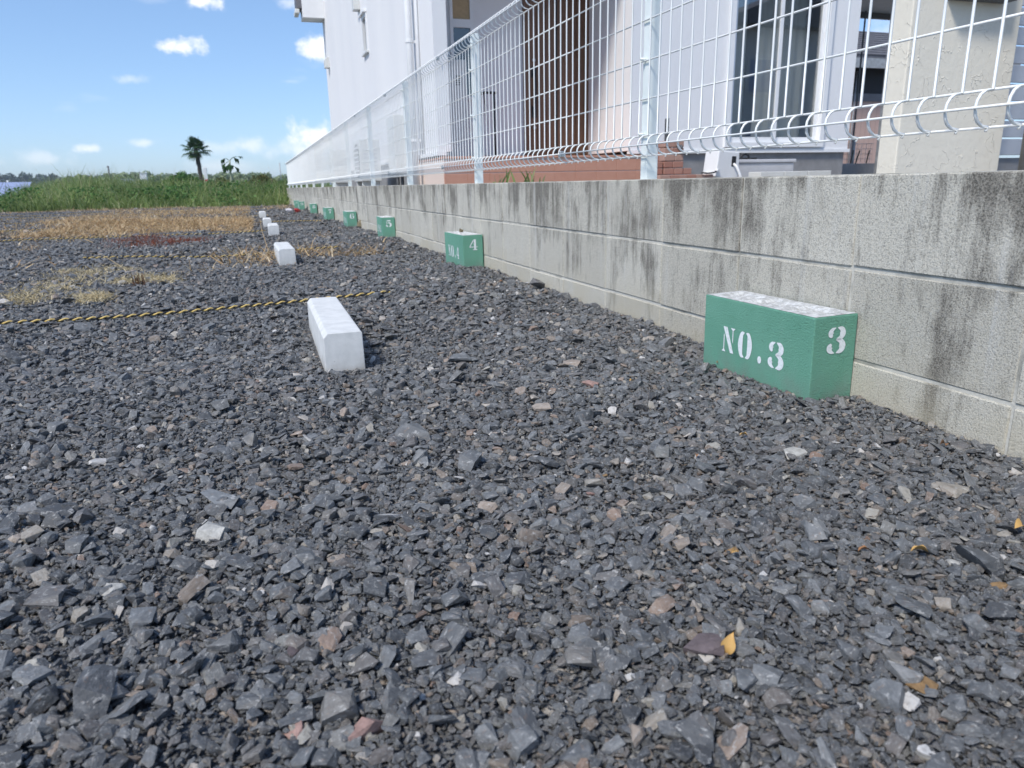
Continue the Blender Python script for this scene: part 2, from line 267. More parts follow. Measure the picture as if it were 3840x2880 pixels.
# ------------------------------------------------------------------ mesh helpers
class MB:
    def __init__(s): s.v = []; s.f = []
    def add(s, v, f):
        b = len(s.v); s.v += [tuple(map(float, p)) for p in v]; s.f += [tuple(i+b for i in q) for q in f]; return s
    def box(s, x0, x1, y0, y1, z0, z1):
        return s.add([(x0,y0,z0),(x1,y0,z0),(x1,y1,z0),(x0,y1,z0),(x0,y0,z1),(x1,y0,z1),(x1,y1,z1),(x0,y1,z1)],
                     [(0,3,2,1),(4,5,6,7),(0,1,5,4),(1,2,6,5),(2,3,7,6),(3,0,4,7)])
    def tube(s, path, r, n=8, cap=True):
        P = np.array(path, float); k = len(P); R = np.full(k, r) if np.isscalar(r) else np.array(r, float)
        T = np.gradient(P, axis=0); T /= np.linalg.norm(T, axis=1)[:, None] + 1e-12
        a = np.array([0, 0, 1.0]) if abs(T[0][2]) < .9 else np.array([1.0, 0, 0])
        vs = []
        nrm = np.cross(T[0], a); nrm /= np.linalg.norm(nrm)
        for i in range(k):
            nrm = nrm - T[i]*(nrm @ T[i]); nrm /= np.linalg.norm(nrm); bi = np.cross(T[i], nrm)
            for j in range(n): t = 2*pi*j/n; vs.append(P[i] + R[i]*(cos(t)*nrm + sin(t)*bi))
        fs = [(i*n+j, i*n+(j+1) % n, (i+1)*n+(j+1) % n, (i+1)*n+j) for i in range(k-1) for j in range(n)]
        if cap: fs += [tuple(range(n-1, -1, -1)), tuple((k-1)*n+j for j in range(n))]
        return s.add(vs, fs)
    def prism(s, pts, axis, a, b):      # polygon extruded along an axis from a to b
        n = len(pts); put = {'x': lambda p, t: (t, p[0], p[1]), 'y': lambda p, t: (p[0], t, p[1]), 'z': lambda p, t: (p[0], p[1], t)}[axis]
        return s.add([put(p, a) for p in pts] + [put(p, b) for p in pts], [tuple(range(n-1, -1, -1)), tuple(range(n, 2*n))] + [(i, (i+1) % n, n+(i+1) % n, n+i) for i in range(n)])
    def mesh(s, name, bevel=0.0, seg=2, smooth=False):
        me = bpy.data.meshes.new(name); me.from_pydata(s.v, [], s.f); me.update()
        bm = bmesh.new(); bm.from_mesh(me); bmesh.ops.recalc_face_normals(bm, faces=bm.faces)
        if bevel: bmesh.ops.bevel(bm, geom=list(bm.edges), offset=bevel, segments=seg, affect='EDGES', profile=.6, clamp_overlap=True)
        bm.to_mesh(me); bm.free()
        if smooth:
            for p in me.polygons: p.use_smooth = True
        return me
def obj(name, me, mat=None, parent=None, loc=(0,0,0), rot=(0,0,0), scale=None):
    if isinstance(me, MB): me = me.mesh(name)
    if mat is not None and not me.materials: me.materials.append(M[mat] if isinstance(mat, str) else mat)
    o = bpy.data.objects.new(name, me); COL.objects.link(o); o.location = loc; o.rotation_euler = rot
    if scale is not None: o.scale = scale
    if parent is not None: o.parent = parent
    return o
def tag(o, label, cat, group=None):
    o['label'] = label; o['category'] = cat
    if group: o['group'] = group
    return o
def thing(name, label, cat, loc=(0,0,0), rot=(0,0,0), group=None):
    o = bpy.data.objects.new(name, None); COL.objects.link(o); o.location = loc; o.rotation_euler = rot; o.empty_display_size = .1
    return tag(o, label, cat, group)
def box(name, mat, parent, *b, bevel=0.0): return obj(name, MB().box(*b).mesh(name, bevel), mat, parent)
def copy_tree(root, label=None, loc=None):
    r = root.copy(); COL.objects.link(r)
    if label: r['label'] = label
    if loc is not None: r.location = loc
    for c in root.children:
        k = c.copy(); COL.objects.link(k); k.parent = r
        for g in c.children: d = g.copy(); COL.objects.link(d); d.parent = k
    return r
def np_mesh(name, V, Fq):               # quads / tris by numpy
    me = bpy.data.meshes.new(name); nv, nf, k = len(V), len(Fq), Fq.shape[1]
    me.vertices.add(nv); me.vertices.foreach_set('co', V.astype(np.float32).ravel())
    me.loops.add(nf*k); me.loops.foreach_set('vertex_index', Fq.astype(np.int32).ravel())
    me.polygons.add(nf); me.polygons.foreach_set('loop_start', np.arange(0, nf*k, k, dtype=np.int32))
    me.update(calc_edges=True); return me

# ------------------------------------------------------------------ setting: ground
GX = 1.226                                                     # lot face of the wall
def gz_np(x, y):
    z = -0.0026*np.maximum(0, y-4) + .010*np.sin(1.9*x+.6*y+1.2) * np.cos(1.1*y-.7*x) + .006*np.sin(4.3*x-2.2*y) + .004*np.cos(7.1*y+3.3*x)
    z = z + .012*np.exp(-((x-1.1)/.25)**2)*np.clip((3-y)/3, -1, 1)*-.6
    return z
def gz(x, y): return float(gz_np(np.array(float(x)), np.array(float(y))))
def grid_mesh(name, xs, ys, zf):
    X, Y = np.meshgrid(xs, ys); Z = zf(X, Y); nx, ny = len(xs), len(ys)
    V = np.stack([X, Y, Z], -1).reshape(-1, 3); i = np.arange((ny-1)*(nx-1)); r, c = i//(nx-1), i % (nx-1); a = r*nx+c
    return np_mesh(name, V, np.stack([a, a+1, a+nx+1, a+nx], 1))
xs = np.unique(np.concatenate([np.linspace(-40, -4, 60), np.linspace(-4, GX+.03, 130)])); ys = np.unique(np.concatenate([np.linspace(-3, 6, 170), np.linspace(6, 29, 120)]))
lot = obj('gravel_lot', grid_mesh('gravel_lot', xs, ys, lambda X, Y: gz_np(X, Y)-.004), 'fines'); lot['kind'] = 'structure'
g = obj('field', grid_mesh('field', np.concatenate([np.linspace(-3000, -60, 20), np.linspace(-50, 80, 60), np.linspace(90, 3000, 20)]), np.concatenate([np.linspace(-300, 20, 30), np.linspace(24, 120, 50), np.linspace(140, 4000, 30)]),
     lambda X, Y: np.where(Y > 26, -.12, -.35) + 0*X), 'field'); g['kind'] = 'structure'
g = obj('yard', MB().box(GX+.121, 60, -3, 27.2, -.3, .455).mesh('yard'), 'yard'); g['kind'] = 'structure'

# ------------------------------------------------------------------ gravel stones
def stone_mesh(seed):
    r = np.random.default_rng(seed); n = r.integers(14, 20)
    p = r.normal(size=(n, 3)); p /= np.linalg.norm(p, axis=1)[:, None]
    p = np.sign(p)*np.abs(p)**r.uniform(.62, .85); p /= np.abs(p).max(axis=0); p *= r.uniform(.86, 1.0, (n, 1))
    p *= np.array([.5, r.uniform(.30, .46), r.uniform(.15, .34)])
    cut = r.normal(size=3); cut /= np.linalg.norm(cut); d = p @ cut; lim = np.quantile(d, .72); p -= np.outer(np.maximum(0, d-lim), cut)      # one broken face
    bm = bmesh.new()
    for q in p: bm.verts.new(q)
    bmesh.ops.convex_hull(bm, input=bm.verts)
    bmesh.ops.delete(bm, geom=[v for v in bm.verts if not v.link_faces], context='VERTS')
    bmesh.ops.recalc_face_normals(bm, faces=bm.faces)
    me = bpy.data.meshes.new('stone'); bm.to_mesh(me); bm.free(); me.materials.append(M['slate']); return me
PROTO = [stone_mesh(s) for s in range(100, 124)]
# obstacles that stones must stay out of: (x0,x1,y0,y1)
STOPS = [(.138,.242,1.90,2.57,0.6), (.131,.236,4.88,5.50,-1.0), (.142,.246,7.95,8.56,.4), (.128,.232,10.2,10.8,0), (.125,.229,13.5,14.1,-.6)]
BLOCKS = [(3,1.107,1.222,1.5), (4,1.104,4.00,1.0), (5,1.104,6.74,-2.5), (6,1.098,9.28,0), (7,1.098,11.95,1.5), (8,1.09,14.95,-1), (9,1.04,17.65,2), (10,1.09,20.4,0)]
def blocked(x, y, z=.014):
    b = x > GX-.004
    for (x0, x1, y0, y1, a) in STOPS: b |= (x > x0-z*.6) & (x < x1+z*.6) & (y > y0-z*.6) & (y < y1+z*.6)
    for (k, x0, y0, a) in BLOCKS: b |= (x > x0-z*.5) & (y > y0-z*.5) & (y < y0+.39+z*.5)
    return b
def scatter(y0, y1, dens, size, sdev, lift, tilt, seed):
    r = np.random.default_rng(seed); xl = -.31*y1-.9
    n = int(dens*(y1-y0)*(GX-xl)); x = r.uniform(xl, GX, n); y = r.uniform(y0, y1, n)
    k = (x > -.31*y-.9); x, y = x[k], y[k]
    s = size*np.exp(r.normal(0, sdev, len(x)))
    k = ~blocked(x, y, s); x, y, s = x[k], y[k], s[k]; n = len(x)
    z = gz_np(x, y) + lift*s + r.uniform(-.10, .10, n)*s
    rot = np.stack([r.normal(0, tilt, n), r.normal(0, tilt, n), r.uniform(0, 2*pi, n)], 1)
    return np.stack([x, y, z], 1), rot, s[:, None]*r.uniform(.8, 1.2, (n, 3)), r.integers(0, 10**6, n)
layers = [scatter(.15, 1.3, 24000, .0062, .36, .05, .50, 1), scatter(1.3, 2.3, 15000, .0072, .36, .05, .50, 12), scatter(.15, 2.3, 9500, .0105, .34, .10, .42, 2), scatter(.15, 2.3, 2600, .0175, .32, .14, .32, 3), scatter(.15, 2.3, 330, .027, .28, .15, .24, 4),
          scatter(2.3, 5.2, 7200, .0105, .36, .08, .48, 5), scatter(2.3, 5.2, 2200, .018, .34, .14, .36, 6), scatter(2.3, 5.2, 260, .033, .28, .15, .28, 7),
          scatter(5.2, 10, 2000, .017, .36, .10, .42, 8), scatter(5.2, 10, 380, .031, .30, .15, .32, 9),
          scatter(10, 26, 240, .027, .3, .12, .4, 10), scatter(10, 26, 70, .044, .25, .14, .3, 11)]
Pn = np.concatenate([l[0] for l in layers]); Rn = np.concatenate([l[1] for l in layers]); Sn = np.concatenate([l[2] for l in layers]); In = np.concatenate([l[3] for l in layers])
# the stones that show largest: objects of their own, bedded in the lot
stones = []
def big_stone(x, y, s, i, rot=None, sc=(1,1,1), col=None):
    z = gz(x, y) + .10*s
    o = obj('stone', PROTO[i % 24], None, lot, (x, y, z), rot or (random.gauss(0, .2), random.gauss(0, .2), random.uniform(0, 6.28)), (s*sc[0], s*sc[1], s*sc[2]))
    if col: o.material_slots[0].link = 'OBJECT'; o.material_slots[0].material = M[col]
    stones.append(o); return o
PALE = plain('pale_quartz_stone', (.40,.395,.37), .7, 0, .3, 5, .5); M['pale'] = PALE
M['ochre'] = plain('ochre_stone', (.27,.17,.08), .8, 0, .3, 5, .5); M['pinkstone'] = plain('pinkish_stone', (.34,.22,.19), .8, 0, .25, 5, .5); M['plum'] = plain('plum_slate', (.12,.095,.098), .7, 0, .25, 4, .5)
special = [(805,2022,150,'pale'), (2975,1705,90,'pale'), (445,1950,34,'pale'), (1000,1690,60,'pale'), (1860,1400,32,'pale'), (3560,2140,60,'pale'), (3740,2230,60,'ochre'), (2650,2480,180,'plum'), (3445,2610,110,'ochre'), (3545,2685,40,'pinkstone'),
           (1390,2770,170,'pinkstone'), (1095,2745,110,'pinkstone'), (2740,2100,60,'ochre'), (2215,1860,42,'pinkstone'), (1690,2080,40,'pinkstone'), (120,2560,60,'pale'), (2260,1785,40,'ochre'), (230,1960,150,None), (830,1895,190,None), (900,2125,110,None),
           (540,2340,120,None), (2215,1450,70,'pinkstone'), (1730,1350,110,None), (1545,1640,170,None), (430,2230,90,'pale'), (780,2480,110,None), (1100,2450,120,'plum'), (3060,2030,150,None), (3640,2150,170,None), (2830,2010,120,None), (3560,1830,110,None), (1000,1840,36,'pale'), (1150,1905,48,'pale')]
for k, (px, py, w, c) in enumerate(special):
    p = on_z(px, py); d = np.linalg.norm(p-np.array([0,0,CAM_H])); s = w/F_PX*d*1.05
    if not blocked(p[0:1], p[1:2], s)[0]: big_stone(p[0], p[1], s, k*5+3, rot=(random.gauss(0, .08), random.gauss(0, .08), random.uniform(0, 6.28)), sc=(1, random.uniform(.85,1.1), random.uniform(.6,.9)), col=c)
r_ = np.random.default_rng(55)
while len(stones) < 285:
    y = .45 + 3.2*r_.uniform()**1.7; x = r_.uniform(-.31*y-.25, GX-.03); s = (.024+.022*r_.uniform()**2)*(1 if y < 1.6 else 1.25)
    if not blocked(np.array([x]), np.array([y]), s)[0]: big_stone(x, y, s, int(r_.integers(0, 24)))
def gravel_object():
    me = bpy.data.meshes.new('gravel'); n = len(Pn); me.vertices.add(n); me.vertices.foreach_set('co', Pn.astype(np.float32).ravel())
    for nm, ty, dat, key in (('rot', 'FLOAT_VECTOR', Rn, 'vector'), ('scl', 'FLOAT_VECTOR', Sn, 'vector')):
        a = me.attributes.new(nm, ty, 'POINT'); a.data.foreach_set(key, dat.astype(np.float32).ravel())
    a = me.attributes.new('idx', 'INT', 'POINT'); a.data.foreach_set('value', (In % 24).astype(np.int32)); me.update()
    o = bpy.data.objects.new('gravel', me); COL.objects.link(o); o['kind'] = 'stuff'; tag(o, 'dark slate gravel covering the parking lot', 'gravel')
    me.materials.append(M['slate'])
    ng = bpy.data.node_groups.new('gravel_scatter', 'GeometryNodeTree')
    ng.interface.new_socket('Geometry', in_out='INPUT', socket_type='NodeSocketGeometry'); ng.interface.new_socket('Geometry', in_out='OUTPUT', socket_type='NodeSocketGeometry')
    N = ng.nodes; L = ng.links; gi = N.new('NodeGroupInput'); go = N.new('NodeGroupOutput')
    j = N.new('GeometryNodeJoinGeometry')
    seen = {}
    for s in stones: seen.setdefault(s.data.name, s)
    for s in seen.values():
        if s.material_slots[0].link == 'OBJECT': continue
        oi = N.new('GeometryNodeObjectInfo'); oi.transform_space = 'ORIGINAL'; oi.inputs['Object'].default_value = s; oi.inputs['As Instance'].default_value = True
        L.new(oi.outputs['Geometry'], j.inputs[0])
    ip = N.new('GeometryNodeInstanceOnPoints'); ip.inputs['Pick Instance'].default_value = True
    def att(nm, ty):
        a = N.new('GeometryNodeInputNamedAttribute'); a.data_type = ty; a.inputs['Name'].default_value = nm; return a.outputs['Attribute']
    L.new(gi.outputs[0], ip.inputs['Points']); L.new(j.outputs[0], ip.inputs['Instance']); L.new(att('idx', 'INT'), ip.inputs['Instance Index'])
    er = N.new('FunctionNodeEulerToRotation'); L.new(att('rot', 'FLOAT_VECTOR'), er.inputs[0]); L.new(er.outputs[0], ip.inputs['Rotation']); L.new(att('scl', 'FLOAT_VECTOR'), ip.inputs['Scale'])
    L.new(ip.outputs[0], go.inputs[0])
    md = o.modifiers.new('scatter', 'NODES'); md.node_group = ng
    return o
gravel = gravel_object()
print('stones', len(Pn))

# ------------------------------------------------------------------ block wall
WT = 0.4755
def block_wall():
    w = thing('block_wall', 'long weathered grey concrete block wall carrying the white mesh fence', 'wall', (GX, 0, 0))
    box('mortar_core', 'mortar', w, .0035, .116, -.75, 27.25, -.30, WT-.002)
    meshes = []
    for s in range(6):
        r = random.Random(s); j = lambda a: r.uniform(-a, a)
        mb = MB().box(0+j(.0008), .12, .003+j(.0008), .397+j(.0008), .0042+j(.0012), .1958+j(.0012)); meshes.append(mb.mesh('concrete_block', .0025, 1)); meshes[-1].materials.append(M['block'])
    n = 0
    for row, z in enumerate((-.1245, .0755, .2755)):
        for k in range(-11, 59):
            o = obj('concrete_block', meshes[(k*7+row*3) % 6], None, w, (random.uniform(-.0012, .0012), 3.66+.4*k, z)); n += 1
    return w
block_wall()

# ------------------------------------------------------------------ stencil lettering
def catmull(pts, n=8):
    P = np.array(pts, float); P = np.vstack([2*P[0]-P[1], P, 2*P[-1]-P[-2]]); out = []
    for i in range(1, len(P)-2):
        for t in np.linspace(0, 1, n, endpoint=False):
            a, b, c, d = P[i-1], P[i], P[i+1], P[i+2]
            out.append(.5*((2*b)+(-a+c)*t+(2*a-5*b+4*c-d)*t*t+(-a+3*b-3*c+d)*t**3))
    out.append(P[-2]); return np.array(out)
def stroke(pts, n=8):                   # (x, y, half width) -> quads strip
    C = catmull(pts, n); T = np.gradient(C[:, :2], axis=0); T /= np.linalg.norm(T, axis=1)[:, None]+1e-9; Nn = np.stack([-T[:, 1], T[:, 0]], 1)
    hw = np.maximum(C[:, 2:3]*1.14, .006); A = C[:, :2]+Nn*hw; B = C[:, :2]-Nn*hw; k = len(C)
    return [(*a,) for a in A]+[(*b,) for b in B], [(i, i+1, k+i+1, k+i) for i in range(k-1)]
def poly(pts): return list(pts), [tuple(range(len(pts)))]
def disc(x, y, r, ry=None, n=20): return poly([(x+r*cos(2*pi*i/n), y+(ry or r)*sin(2*pi*i/n)) for i in range(n)])
GL = {
 'N': [poly([(.08,1),(.37,1),(.88,0),(.64,0)]), poly([(.13,.72),(.19,.66),(.19,.10),(.30,.0),(.0,.0),(.13,.10)]), poly([(.62,1),(.96,1),(.82,.90),(.82,.40),(.76,.50),(.76,.90)])],
 'O': [stroke([(.44,.98,.01),(.24,.88,.10),(.15,.5,.15),(.24,.12,.10),(.44,.02,.01)]), stroke([(.56,.98,.01),(.76,.88,.10),(.85,.5,.15),(.76,.12,.10),(.56,.02,.01)])],
 '.': [disc(.5,.14,.34,.14)],
 '3': [stroke([(.54,.97,.012),(.76,.90,.09),(.83,.75,.15),(.74,.60,.09),(.50,.525,.02)]), stroke([(.50,.525,.02),(.76,.45,.09),(.86,.27,.165),(.78,.11,.10),(.54,.03,.012)]),
       stroke([(.44,.97,.012),(.26,.90,.07),(.19,.78,.13),(.24,.69,.09),(.30,.66,.02)]), stroke([(.44,.03,.012),(.26,.09,.07),(.17,.22,.14),(.22,.32,.09),(.28,.35,.02)])],
 '4': [poly([(.56,1),(.80,1),(.80,.12),(.56,.12)]), poly([(.44,0),(.94,0),(.94,.06),(.80,.10),(.56,.10),(.44,.06)]), poly([(.52,1.0),(.52,.84),(.14,.36),(.02,.36)]), poly([(.02,.34),(.52,.34),(.52,.26),(.02,.26)]), poly([(.84,.34),(.98,.34),(.98,.26),(.84,.26)])],
 '5': [poly([(.16,1),(.84,1),(.90,.80),(.30,.84)]), poly([(.14,.98),(.20,.82),(.20,.50),(.12,.46)]), stroke([(.24,.55,.02),(.55,.62,.06),(.82,.48,.12),(.86,.28,.165),(.76,.10,.10),(.54,.03,.012)]), stroke([(.44,.03,.012),(.24,.10,.07),(.16,.22,.13),(.24,.32,.07)])],
 '6': [stroke([(.46,.98,.012),(.24,.84,.09),(.15,.45,.15),(.24,.12,.10),(.46,.02,.012)]), stroke([(.54,.60,.012),(.78,.50,.09),(.86,.30,.14),(.78,.10,.09),(.54,.02,.012)]), stroke([(.54,.98,.012),(.72,.93,.06),(.80,.82,.11),(.74,.74,.05)])],
 '7': [poly([(.08,1),(.92,1),(.92,.80),(.16,.80),(.10,.68)]), stroke([(.86,.76,.03),(.60,.50,.08),(.48,.2,.14),(.50,.0,.15)])],
 '8': [stroke([(.46,.98,.012),(.25,.90,.08),(.20,.75,.12),(.28,.60,.07),(.46,.53,.012)]), stroke([(.54,.98,.012),(.75,.90,.08),(.80,.75,.12),(.72,.60,.07),(.54,.53,.012)]), stroke([(.46,.51,.012),(.22,.40,.10),(.16,.25,.14),(.24,.09,.09),(.46,.02,.012)]), stroke([(.54,.51,.012),(.78,.40,.10),(.84,.25,.14),(.76,.09,.09),(.54,.02,.012)])],
 '9': [stroke([(.54,.02,.012),(.76,.16,.09),(.85,.55,.15),(.76,.88,.10),(.54,.98,.012)]), stroke([(.46,.40,.012),(.22,.50,.09),(.14,.70,.14),(.22,.90,.09),(.46,.98,.012)]), stroke([(.46,.02,.012),(.28,.07,.06),(.20,.18,.11),(.26,.26,.05)])],
 '1': [poly([(.36,.90),(.64,1),(.64,.08),(.36,.08)]), poly([(.22,0),(.78,0),(.78,.05),(.22,.05)])],
 '0': [stroke([(.44,.98,.01),(.22,.86,.10),(.15,.5,.15),(.22,.14,.10),(.44,.02,.01)]), stroke([(.56,.98,.01),(.78,.86,.10),(.85,.5,.15),(.78,.14,.10),(.56,.02,.01)])],
}
def glyph(ch, name, parent, place):      # place(u, v) -> 3-D point, glyph drawn with u,v in 0..1
    mb = MB()
    for vs, fs in GL[ch]: mb.add([place(*v) for v in vs], fs)
    return obj(name, mb, 'stencil', parent)

# ------------------------------------------------------------------ numbered green blocks
def green_block(num, x, y, ang, top=.184):
    s = str(num); lab = {3: 'green painted concrete block stencilled NO.3 leaning against the grey wall', 10: 'small far green block stencilled 10 at the grassy end of the wall'}.get(num, {4: 'green block stencilled NO.4 with a small tan stone lying on its white top', 5: 'green block stencilled NO.5 standing near tufts of orange dry weed', 6: 'green block stencilled NO.6 next to the rounded tan clod',
        7: 'green block stencilled 7 between the blocks stencilled 6 and 8', 8: 'green block stencilled 8 with weeds at its foot before the wrapper', 9: 'green block stencilled 9 half sunk in dry grass by the red wrapper'}.get(num))
    t = thing('numbered_block', lab, 'block', (x, y, gz(x+.06, y+.2) + (top-.19)), (0, radians(-.6), radians(ang)), 'green numbered blocks along the wall')
    r = random.Random(num)
    # body: a hollow block, cells filled to just under the rim
    hw, ln, ht = .118, .39, .19
    bm = bmesh.new(); me = MB().box(0, hw, 0, ln, 0, ht).mesh('block_body'); bm.from_mesh(me)
    bmesh.ops.bevel(bm, geom=list(bm.edges), offset=.003, segments=2, affect='EDGES', profile=.6); bm.to_mesh(me); bm.free()
    obj('block_body', me, 'green', t)
    # top face: chalky slab with three shallow filled cells
    nx, ny = 22, 66; X, Y = np.meshgrid(np.linspace(.002, hw-.002, nx), np.linspace(.002, ln-.002, ny)); Z = np.full_like(X, ht+.0012)
    rr = np.random.default_rng(num); nse = rr.uniform(0, 1, X.shape)
    for c in (.075, .195, .315):
        d = np.maximum(np.abs(X-hw/2)/.034, np.abs(Y-c)/.044); ins = np.clip((1.12-d)/.25, 0, 1); Z -= ins*(.004+.006*nse)
    rim = np.minimum(np.minimum(X, hw-X)/.004, np.minimum(Y, ln-Y)/.004); Z -= np.clip(1-rim, 0, 1)*.0015*nse; Z += (nse-.5)*.0012; Z = np.maximum(Z, ht-.0002*0-.006)
    V = np.stack([X, Y, Z], -1).reshape(-1, 3); i = np.arange((ny-1)*(nx-1)); q, c = i//(nx-1), i % (nx-1); a = q*nx+c
    # open the body's top so the cells can be seen: the slab sits over it
    bm = bmesh.new(); bm.from_mesh(me); bm.faces.ensure_lookup_table()
    bmesh.ops.delete(bm, geom=[f for f in bm.faces if f.normal.z > .99 and f.calc_center_median().z > ht-.001], context='FACES'); bm.to_mesh(me); bm.free()
    obj('block_top', np_mesh('block_top', V, np.stack([a, a+1, a+nx+1, a+nx], 1)), 'top', t)
    # lettering on the long face (facing the lot) and the end face
    gh = .064
    lay = [('N', .078, .054), ('O', .143, .050), ('.', .213, .020), (s[0], .252, .051)] + ([(s[1], .308, .048)] if len(s) > 1 else [])
    for ch, u0, w in lay:
        zb = .046 - .006*(u0/.3) + (.012 if ch != 'N' else .012)
        glyph(ch, 'stencil_dot' if ch == '.' else 'stencil_letter' if ch in 'NO' else 'stencil_digit', t, lambda u, v, u0=u0, w=w, zb=zb: (-.0012, ln-(u0+u*w), zb+v*gh))
    w = .050 if len(s) == 1 else .036
    for k, ch in enumerate(s):
        x0 = (.036 if len(s) == 1 else .020) + k*.042
        glyph(ch, 'stencil_digit', t, lambda u, v, x0=x0, w=w: (x0+u*w, -.0012,   .106+v*.060))
    return t
for (num, x, y, a) in BLOCKS: green_block(num, x, y, a)
# small stone left on the block stencilled 4
o = obj('loose_stone', PROTO[5], None, None, (1.165, 4.30, gz(1.16, 4.2)+.186), (.1, .05, .6), (.075, .06, .07)); o.material_slots[0].link = 'OBJECT'; o.material_slots[0].material = M['lump']
tag(o, 'small tan stone resting on top of the block stencilled NO.4', 'stone')

# ------------------------------------------------------------------ wheel stops
def wheel_stop(i, b, label):
    x0, x1, y0, y1, a = b; w, l, h = x1-x0, y1-y0, .122; c = .0125
    prof = [(0, 0), (w, 0), (w-.002, h-.004), (w-.006, h), (c, h), (.0015, h-c)]
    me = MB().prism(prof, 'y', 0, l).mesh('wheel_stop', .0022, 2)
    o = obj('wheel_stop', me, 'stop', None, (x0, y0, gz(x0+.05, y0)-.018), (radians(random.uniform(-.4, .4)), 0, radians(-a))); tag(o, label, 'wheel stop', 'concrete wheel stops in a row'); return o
lab = ['white concrete wheel stop lying across from the block stencilled NO.3', 'white concrete wheel stop among dry weeds near the block stencilled NO.4', 'white concrete wheel stop in line with the block stencilled NO.6, partly hiding another',
       'white concrete wheel stop half hidden behind another wheel stop', 'far white concrete wheel stop closest to the tall green grass']
for i, b in enumerate(STOPS): wheel_stop(i, b, lab[i])

# ------------------------------------------------------------------ ropes
def rope(pts, label, pitch=.046, r=.0054):
    P = catmull(pts, 24)[:, :3]; d = np.r_[0, np.cumsum(np.linalg.norm(np.diff(P, axis=0), axis=1))]
    n = int(d[-1]/pitch*9); s = np.linspace(0, d[-1], n); C = np.stack([np.interp(s, d, P[:, k]) for k in range(3)], 1)
    T = np.gradient(C, axis=0); T /= np.linalg.norm(T, axis=1)[:, None]; B = np.cross(T, [0, 0, 1.]); B /= np.linalg.norm(B, axis=1)[:, None]; U = np.cross(B, T)
    t = thing('marking_rope', label, 'rope', tuple(C[len(C)//2]), (0, 0, 0), 'yellow and black marking ropes on the gravel')
    C = C - C[len(C)//2]
    for nm, mt, ph in (('yellow_strand', 'ropey', 0), ('black_strand', 'ropek', pi)):
        a = 2*pi*s/pitch + ph; ctr = C + r*.62*(np.cos(a)[:, None]*B + np.sin(a)[:, None]*U)
        k = 5; V = np.concatenate([(ctr + r*.72*(cos(2*pi*j/k)*B + sin(2*pi*j/k)*U))[:, None] for j in range(k)], 1).reshape(-1, 3)
        i = np.arange(n-1)[:, None]; j = np.arange(k)[None]; f = np.stack([i*k+j, i*k+(j+1) % k, (i+1)*k+(j+1) % k, (i+1)*k+j], -1).reshape(-1, 4)
        me = np_mesh(nm, V, f); me.polygons.foreach_set('use_smooth', np.ones(len(me.polygons), bool)); obj(nm, me, mt, t)
    return t
def rope_line(y, xa, xb, seed, label, lift=.018, bow=0.0):
    r = random.Random(seed); pts = []; n = max(5, int((xb-xa)/.45)); ph = r.uniform(0, 6)
    for i in range(n+1):
        x = xa+(xb-xa)*i/n; yy = y + bow*((x-xa)/(xb-xa)-.5)**2 + r.uniform(-.012, .012)
        pts.append((x, yy, gz(x, yy)+lift+.002+.005*sin(ph+3*x) + r.uniform(-.004, .004)))
    return rope(pts, label)
rope_line(3.10, -2.6, .52, 1, 'yellow and black twisted rope passing behind the wheel stop across from NO.3', .016)
rope_line(5.88, -1.16, .62, 2, 'yellow and black rope reaching the wheel stop among dry weeds', .014)
rope_line(6.15, -4.5, -1.75, 3, 'short visible length of striped rope beyond the pale dead weeds', .012)
rope_line(8.75, -7.0, .12, 4, 'striped rope crossing behind the red weed patch', .016)
rope_line(11.25, -9.5, .95, 5, 'striped rope running through the straw mat to the half hidden wheel stop', .018)
rope_line(14.3, -11.0, .3, 6, 'striped rope crossing the straw mat beyond the half hidden wheel stop', .018)
rope_line(17.2, -12.5, .3, 7, 'faint striped rope just before the edge of the tall grass', .02)
rope_line(20.2, -13.5, .3, 8, 'most distant striped rope lying along the foot of the tall grass', .02)

